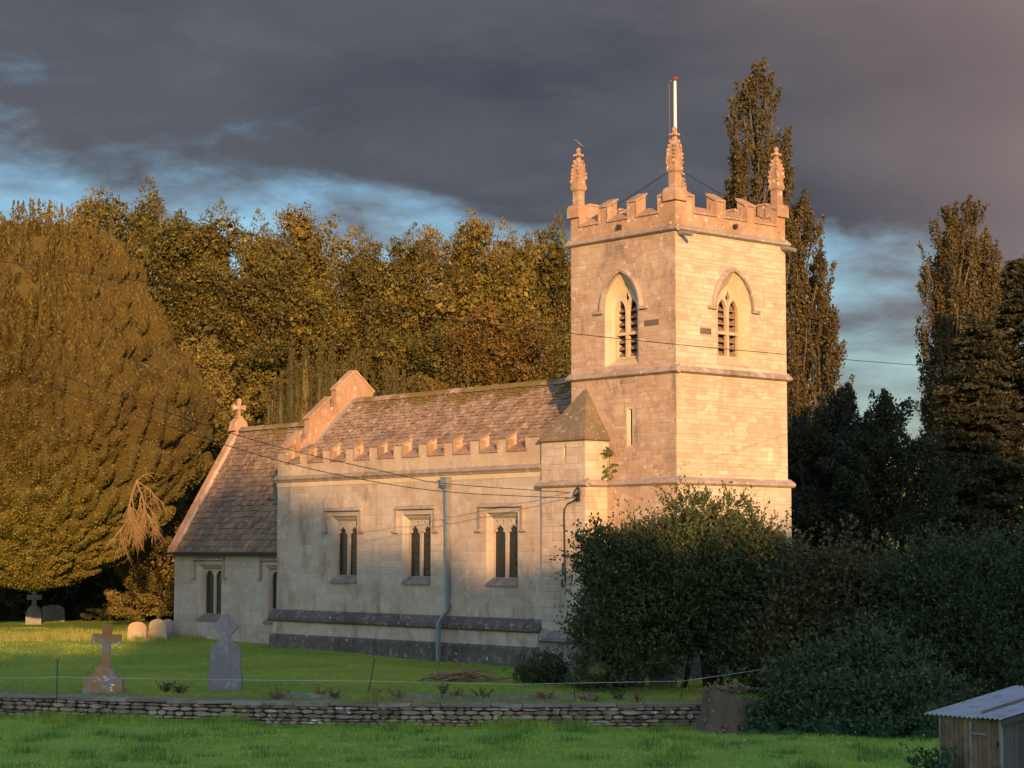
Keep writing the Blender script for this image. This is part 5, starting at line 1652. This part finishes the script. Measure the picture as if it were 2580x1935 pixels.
# spruce
def spruce(label, px, py, depth, r_, seed):
    rng = np.random.default_rng(seed)
    H_ = top_h(py, depth, px); loc = base_of(px, depth)
    P, Dr, LN = [], [], []
    segs = [([(0, 0, -.4), (0, 0, H_ * .6), (0, 0, H_)], [.30, .16, .03])]
    z = 1.0
    while z < H_ - .4:
        t_ = z / H_
        Rr = r_ * (1 - t_) ** .75 + .25
        nb_ = 1
        for i in range(nb_):
            a = rng.uniform(0, 2 * math.pi)
            R2 = Rr * rng.uniform(.55, 1.15)
            tip = np.array([R2 * math.cos(a), R2 * math.sin(a), z - R2 * rng.uniform(.10, .40) + .3])
            st = np.array([0, 0, z])
            segs.append(([tuple(st), tuple((st + tip) / 2 + np.array([0, 0, -.12])), tuple(tip)], [.05, .035, .012]))
            for k in range(7):
                u = .25 + .75 * k / 6
                p = st * (1 - u) + tip * u
                sd = np.array([-math.sin(a), math.cos(a), 0])
                for s_ in (-1, 1):
                    P.append(p); Dr.append(np.array([math.cos(a), math.sin(a), -.25]) * .7 + sd * s_ * .8 + rng.normal(size=3) * .1); LN.append(.95 * (1.15 - .6 * u) * (.5 + .5 * Rr / r_) + .2)
        z += .052 * rng.uniform(.7, 1.3)
    Q = sprays(np.array(P), np.array(Dr), np.array(LN), 11, .11, .22, rng, .4, .6)
    tree('spruce', label, quads_mesh('crown', Q, 'leaf_spruce'), branches_mesh(segs, 'bark_dark', 'trunk', 3), loc, group='spruces at the right edge')
spruce('spruce with sunlit drooping branch tips at the right edge', 2475, 790, 104, 4.4, 51)
spruce('taller spruce cut off by the right edge of the view', 2600, 640, 106, 4.6, 52)

# ------------------------------------------------------------------ shrubs
def shrub(name, label, lumps, mat, seed, dens=55, ls=.12, nl=13, slen=.45, trunk=None, group=None, up=.5, cat='shrub', zfun=yard_z, core_k=.78):
    rng = np.random.default_rng(seed)
    W_ = [(at(px, py, dp_), rx, rz_) for px, py, dp_, rx, rz_ in lumps]
    c0 = W_[0][0]
    loc = Vector((c0.x, c0.y, zfun(c0.x, c0.y)))
    P, Dr = [], []
    core = MB()
    rl = random.Random(seed)
    for c, rx, rz_ in list(W_):                           # smaller knobs break up the outline
        if rx > .8:
            for _ in range(5):
                a, b = rl.uniform(-math.pi, 0), rl.uniform(.05, 1.2)
                W_.append((c + Vector((rx * math.cos(a) * math.cos(b), rx * math.sin(a) * math.cos(b) * .7, rz_ * math.sin(b))) * .88, rx * rl.uniform(.22, .38), rz_ * rl.uniform(.22, .40)))
    for c, rx, rz_ in W_:
        n_ = int(dens * 4 * math.pi * rx * rz_ * .8)
        v = unit(rng.normal(size=(n_, 3)))
        keep = (v[:, 1] < .45)
        v = v[keep]
        wob = 1 + .10 * np.sin(v[:, 0] * 7 + seed) + .08 * np.sin(v[:, 2] * 9 + v[:, 0] * 5)
        rad = wob * rng.uniform(.82, 1.02, len(v))
        p = np.array(c - loc) + v * np.array([rx, rx, rz_]) * rad[:, None]
        ok = p[:, 2] > .05
        P.append(p[ok]); Dr.append((v * np.array([.9, .9, .8]) + np.array([0, 0, up]) + rng.normal(size=v.shape) * .30)[ok])
        core.ball(c - loc, (rx * core_k, rx * core_k, rz_ * core_k), 12, 8, .12, random.Random(seed))
    P = np.concatenate(P); Dr = np.concatenate(Dr)
    Q = sprays(P, Dr, slen * (.5 + 2.0 * rng.random(len(P)) ** 6 + .6 * rng.random(len(P))), nl, .070, ls, rng, .4, .8)
    e = empty(name, loc)
    tag(e, label, cat, group)
    add_obj('foliage', quads_mesh('foliage', Q, mat), e)
    core.build('inner_foliage', mat, e)
    if trunk:
        add_obj('stem', branches_mesh([([Vector(p) - loc for p in pts], r_) for pts, r_ in trunk], 'bark_dark', 'stem'), e)
    return e
GSH = 'evergreens along the right of the churchyard'
g0 = base_of(1790, 61.5)
shrub('evergreen_tree', 'wide dark evergreen spreading in front of the foot of the tower',
      [(1750, 1490, 61.5, 1.95, 1.85), (1880, 1460, 61.5, 1.4, 1.2), (1740, 1330, 61.8, .70, .85), (1845, 1335, 62.0, .65, .85), (1930, 1400, 62.0, .7, .6), (1660, 1400, 61.6, 1.1, .85), (1560, 1440, 61.4, 1.15, 1.05), (1520, 1590, 61.0, .85, 1.15), (1505, 1395, 61.2, .62, .55), (1640, 1560, 61.3, 1.3, .75), (1930, 1560, 61.2, 1.3, 1.2), (1580, 1650, 60.8, .7, .55), (1655, 1655, 60.9, .62, .50), (1870, 1650, 60.7, .9, .75), (1505, 1690, 60.6, .55, .45), (1960, 1690, 60.4, .8, .6)],
      'leaf_bush', 61, 70, .11, 11, .48,
      trunk=[([g0 + Vector((0, 0, -.2)), g0 + Vector((-.15, 0, 1.0)), g0 + Vector((-.6, 0, 2.2))], [.22, .18, .12]), ([g0 + Vector((.35, .2, -.2)), g0 + Vector((.15, 0, .9)), g0 + Vector((.5, 0, 2.2))], [.18, .15, .1]), ([g0 + Vector((-.9, .1, -.2)), g0 + Vector((-.6, 0, 1.0)), g0 + Vector((-.9, 0, 2.2))], [.10, .09, .06])], group=GSH, core_k=.70)
shrub('evergreen_shrub', 'dark evergreen shrub between the spreading evergreen and the brambles',
      [(2090, 1600, 60.0, 1.9, 1.9), (2060, 1500, 60.6, 1.2, 1.0), (2190, 1550, 60.5, 1.5, 1.2), (1990, 1660, 59.6, 1.3, 1.0), (2140, 1720, 59.0, 1.6, 1.1)], 'leaf_olive_shrub', 62, 46, .15, 12, .62, group=GSH)
shrub('evergreen_shrub', 'tall dark evergreen thicket behind the shed roof at the right edge',
      [(2420, 1590, 58.5, 2.2, 2.1), (2330, 1520, 59.5, 1.4, 1.1), (2520, 1490, 59.5, 1.7, 1.4), (2300, 1680, 57.8, 1.6, 1.3), (2480, 1700, 57.5, 1.8, 1.5), (2600, 1600, 58.5, 1.8, 2.0)], 'leaf_deep_shrub', 63, 40, .115, 12, .55, group=GSH)
shrub('bramble_patch', 'bramble and nettle bank below the dark evergreens beside the stump',
      [(2010, 1800, 55.2, .9, .55), (2130, 1790, 54.6, 1.1, .75), (2060, 1730, 56.2, 1.2, .8), (2240, 1800, 54.0, 1.1, .70), (2330, 1790, 53.4, 1.0, .75), (2200, 1700, 56.0, 1.3, .9), (1940, 1835, 54.9, .5, .32)], 'leaf_bramble', 64, 60, .13, 11, .40, zfun=lambda x, y: 0.0)
shrub('nettle_clump', 'pale green nettle clumps at the meadow edge under the brambles',
      [(2100, 1848, 53.4, .8, .32), (2220, 1852, 52.8, .7, .30), (2330, 1850, 52.4, .6, .34), (1990, 1852, 53.9, .6, .28), (1900, 1850, 54.3, .4, .25)], 'leaf_nettle', 65, 70, .13, 9, .34, up=1.0, zfun=lambda x, y: 0.0, core_k=.6)
shrub('clipped_shrub', 'small clipped evergreen shrub beside the turret base',
      [(1368, 1693, 64.5, .62, .52), (1345, 1712, 64.3, .55, .32), (1392, 1710, 64.4, .45, .35)], 'leaf_bush', 66, 90, .10, 12, .26)
shrub('cut_hedge_heap', 'low heap of cut greenery on the lawn right of the turret',
      [(1480, 1722, 62.5, .7, .22), (1540, 1725, 62.2, .6, .20)], 'leaf_bramble', 67, 80, .10, 10, .24)
shrub('nettle_clump', 'nettles growing at the foot of the wooden shed',
      [(2345, 1925, 40.6, .30, .22), (2375, 1932, 39.6, .22, .16)], 'leaf_nettle', 71, 90, .09, 9, .24, up=1.0, zfun=lambda x, y: 0.0, core_k=.5)
# dark holly under the yew that closes the shade behind the gravestones
shrub('holly_shrub', 'dark holly in deep shade between the great yew and the chancel',
      [(330, 1500, 107, 2.6, 3.0), (420, 1460, 106.5, 1.8, 3.4), (220, 1520, 108, 2.6, 2.4), (100, 1520, 109, 3.0, 2.4), (0, 1500, 109, 3.0, 2.6)], 'leaf_dark', 68, 7, .30, 14, .8)

# sapling rooted in the angle of turret and tower
sap = CHM @ NL.p(-3.10, 2.42, .12)
e = empty('sapling', sap)
tag(e, 'green sycamore sapling growing from the ledge between turret and tower', 'sapling')
rng = np.random.default_rng(3)
MB().tube([(0, 0, 0), (.03, -.05, .5), (.0, -.08, 1.1)], [.018, .014, .006], 5).build('stem', 'bark', e)
P = np.array([[.0, -.05, .15], [.02, -.1, .35], [-.05, -.08, .5], [.08, -.12, .55], [0, -.1, .75], [-.06, -.1, .9], [.06, -.1, .95], [0, -.1, 1.1]])
Q = sprays(np.repeat(P, 2, 0), rng.normal(size=(16, 3)) * np.array([1, .6, .35]), .26, 4, .05, .17, rng, .2, .6)
add_obj('foliage', quads_mesh('foliage', Q, 'leaf_bright'), e)

# dry grass and twigs on top of the stump
rng = np.random.default_rng(14)
Pst = np.stack([rng.uniform(-.5, .5, 46), rng.uniform(-.4, .35, 46), np.full(46, 1.12)], 1)
add_obj('dry_tuft', quads_mesh('dry_tuft', sprays(Pst, rng.normal(size=(46, 3)) * np.array([1, 1, .3]) + np.array([0, -.2, .25]), .28, 7, .05, .11, rng), 'leaf_straw'), st_)
# ------------------------------------------------------------------ weeds on the bank
def weed(px, py, depth, mat, hgt, seed, label, n_=9):
    p = at(px, py, depth); p.z = ground_at(p)
    rng = np.random.default_rng(seed)
    hgt *= .72
    e = empty('weed', p)
    tag(e, label, 'weed', 'weeds growing on the bank above the wall')
    segs = []
    Pb, Dd = [], []
    for i in range(n_):
        a = rng.uniform(0, 6.28); l_ = rng.uniform(.0, .35)
        tip = np.array([l_ * math.cos(a), l_ * math.sin(a) * .5, hgt * rng.uniform(.5, 1.1)])
        segs.append(([(tip[0] * .3, tip[1] * .3, 0), tuple(tip * np.array([.6, .6, .55])), tuple(tip)], [.012, .009, .004]))
        for k in range(4):
            Pb.append(tip * (.35 + .2 * k)); Dd.append(np.array([math.cos(a), math.sin(a), .8]) + rng.normal(size=3) * .5)
    add_obj('stem', branches_mesh(segs, 'bark', 'stem', 3), e)
    add_obj('foliage', quads_mesh('foliage', sprays(np.array(Pb), np.array(Dd), .12, 5, .03, .055, rng), mat), e)
weeds = [(700, 1757, 57.6, 'leaf_dock', .42, 'rust-red dock left of the leaning post, farthest one'), (802, 1752, 57.8, 'leaf_dock', .40, 'rust-red dock with a tall seed head left of the leaning post'), (842, 1757, 57.5, 'leaf_dock', .28, 'low rust-red dock near the foot of the leaning post'),
         (940, 1752, 57.5, 'leaf_dock', .40, 'rust-red dock right beside the leaning post'), (1005, 1760, 57.2, 'leaf_straw', .45, 'tuft of dry straw-coloured stems right of the leaning post'), (1150, 1752, 57.3, 'leaf_dock', .38, 'rust-red dock in front of the branch pile'),
         (1118, 1735, 59, 'leaf_bright', .42, 'small green bushy weed in front of the branch pile'), (1215, 1757, 57.2, 'leaf_bramble', .32, 'green weed tuft left of the clipped shrub'), (1372, 1757, 57.0, 'leaf_dock', .34, 'rust-red dock below the clipped shrub'),
         (1490, 1757, 56.9, 'leaf_dock', .20, 'low rust-red weeds right of the turret post'), (1605, 1752, 56.9, 'leaf_dock', .34, 'rust-red dock left of the shaded post'), (1560, 1740, 57.6, 'leaf_bramble', .35, 'yellowish green weed between turret post and shaded post'), (420, 1700, 61, 'leaf_bramble', .38, 'dark nettle tuft between the stone cross and the tall headstone'), (455, 1712, 60.4, 'leaf_bramble', .30, 'low dark nettle tuft left of the tall headstone')]
for i, (px, py, dp_, mt, hg, lab) in enumerate(weeds):
    weed(px, py, dp_, mt, hg, 200 + i, lab, 16 if 'nettle' in lab else 10)

# ------------------------------------------------------------------ grass
def blades(n_, xf, yf, zf, h0, h1, w_, mat, name, label, seed, lean=.45):
    rng = np.random.default_rng(seed)
    X, Y = xf(rng, n_), None
    Y = yf(rng, X)
    zz = np.array([zf(a, b) for a, b in zip(X, Y)])
    patch = .75 + .55 * np.sin(X * 1.1 + Y * .7) * np.sin(X * .37 - Y * .9 + 1) + .25 * np.sin(X * 2.7 + 1.3 * Y)
    H_ = rng.uniform(h0, h1, n_) * np.clip(patch, .45, 1.6)
    a = rng.uniform(0, 2 * math.pi, n_)
    ln = rng.uniform(0, lean, n_) * H_
    b = rng.uniform(0, 2 * math.pi, n_)
    Q = np.empty((n_, 3, 3), dtype=np.float32)
    wv = np.stack([np.cos(b), np.sin(b) * .4, np.zeros(n_)], 1) * w_
    c = np.stack([X, Y, zz - .01], 1)
    Q[:, 0] = c - wv; Q[:, 1] = c + wv
    Q[:, 2] = c + np.stack([np.cos(a) * ln, np.sin(a) * ln, H_], 1)
    return tag(add_obj(name, quads_mesh(name, Q, mat, 3)), label, None, None, 'stuff')
vw = np.vectorize(wall_y)
def fy(lo):
    def f(rng, X):
        t_ = rng.random(len(X)) ** 1.25
        y1 = vw(np.clip(X, -30, 30)) - .25
        return y1 - t_ * (y1 - lo)
    return f
blades(72000, lambda r, n_: r.uniform(-15.5, 14, n_), fy(41.0), field_z, .05, .15, .011, 'grass_field', 'meadow_grass', 'long green meadow grass in front of the wall', 1)
blades(9000, lambda r, n_: r.uniform(-15.5, 11, n_), lambda r, X: vw(X) - .26 - .5 * r.random(len(X)) ** 2, field_z, .16, .36, .010, 'grass_field', 'meadow_grass', 'taller grass growing against the foot of the wall', 2)
blades(90000, lambda r, n_: r.uniform(-26, 6, n_), lambda r, X: vw(X) + 2.1 + 32 * r.random(len(X)) ** 1.4, yard_z, .03, .085, .012, 'grass_yard', 'lawn_grass', 'short mown grass of the churchyard', 3)
blades(9000, lambda r, n_: r.uniform(-26, -13.5, n_), lambda r, X: r.uniform(86.5, 93, len(X)), yard_z, .18, .42, .012, 'grass_tall', 'long_grass', 'long seeding grass round the far headstones', 4)
blades(9000, lambda r, n_: r.uniform(-16, 7, n_), lambda r, X: vw(X) + .15 + 1.9 * r.random(len(X)), yard_z, .04, .15, .009, 'leaf_straw', 'dry_grass', 'dry straw-coloured grass on the bank behind the wall', 5)
tuft_c = [(x_, y_) for x_, y_ in zip(np.random.default_rng(12).uniform(-14, 12, 110), 42.5 + 12.5 * np.random.default_rng(13).random(110))]
grave_c = [(o.location.x, o.location.y) for o in bpy.data.objects if o.parent is None and o.name.split('.')[0] in ('headstone', 'cross_monument', 'tree_stump', 'fence_post')]
def tuft_x(cs):
    def f(r, n_):
        f.k = r.integers(len(cs), size=n_)
        return np.array([cs[q][0] for q in f.k]) + r.normal(size=n_) * .22
    def g_(r, X):
        return np.array([cs[q][1] for q in f.k]) + r.normal(size=len(X)) * .20 - .05
    return f, g_
fx, gy = tuft_x(tuft_c)
blades(9000, fx, gy, field_z, .12, .30, .010, 'grass_tuft', 'meadow_grass', 'darker coarse tufts in the meadow', 6)
fx, gy = tuft_x(grave_c)
blades(5000, fx, gy, lambda x, y: yard_z(x, y) if y > wall_y(x) else field_z(x, y), .08, .24, .010, 'grass_yard', 'long_grass', 'uncut grass round the feet of the gravestones and posts', 7)
rng = np.random.default_rng(8)
n_ = 420
X = rng.uniform(-12, 12, n_); Y = 42 + 13.5 * rng.random(n_) ** 1.7
ok = (np.sin(X * 1.3 + 2) * np.sin(Y * 1.7) > -.25)
X, Y = X[ok], Y[ok]
c = np.stack([X, Y, np.array([field_z(a, b) for a, b in zip(X, Y)]) + rng.uniform(.12, .2, len(X))], 1)
Q = np.concatenate([leaf_quads(c, rng.normal(size=c.shape), np.full(len(c), .042), np.full(len(c), .042), rng) for _ in range(3)])
tag(add_obj('clover_flowers', quads_mesh('clover_flowers', Q, 'clover')), 'white clover flowers scattered in the meadow grass', None, None, 'stuff')

# ------------------------------------------------------------------ trees on the hillside behind the viewpoint (they shade the foot of the church)
hedge_t = wood_tree(170, 14, 3.6, 'leaf_dark', 'bark_dark', 60, 60, .5, .05, 3)
hc = hull_mesh('inner_foliage', lambda z, a: 2.9 * np.interp(z / 14, [.05, .2, .5, .75, .92, 1], [.7, 1, 1, .85, .55, .12]) * (1 + .1 * math.sin(3 * a + z)), 'leaf_dark', 12, 14, .7, 13.4).mesh('inner_foliage', 'leaf_dark')
TT = -45.0
tan_e = math.tan(SUN_EL)
perp = Vector((-SUN_H.y, SUN_H.x, 0))                        # to the right, seen from the camera
along = -SUN_H
shade_prof = ([-22, -6, -3.2, -1.6, -0.7, 0.5, 2.2, 4, 6.5, 9.5, 12, 15, 18, 20.5, 23, 26, 29, 34, 40, 50],
              [18.5, 18.6, 18.5, 18.9, 22.2, 26.4, 27.6, 25.1, 22.3, 20.9, 19.8, 18.8, 18.8, 20.6, 22, 28, 33, 33, 31, 27])
s_ = -24.0
i = 0
while s_ < 50:
    topz = float(np.interp(s_, *shade_prof)) + EYE
    p = perp * s_ + along * TT
    p.z = field_z(p.x, p.y) - .2
    k = (topz - p.z) / 13.05
    e = empty('hillside_tree', p, (i * 1.9) % 6.28)
    e.scale = (.42, .7, k)
    tag(e, 'tree of the hedgerow on the hillside behind the viewpoint', 'tree', 'hedgerow trees behind the viewpoint')
    add_obj('trunk', hedge_t[1], e); add_obj('crown', hedge_t[0], e); add_obj('inner_foliage', hc, e)
    s_ += 1.35
    i += 1
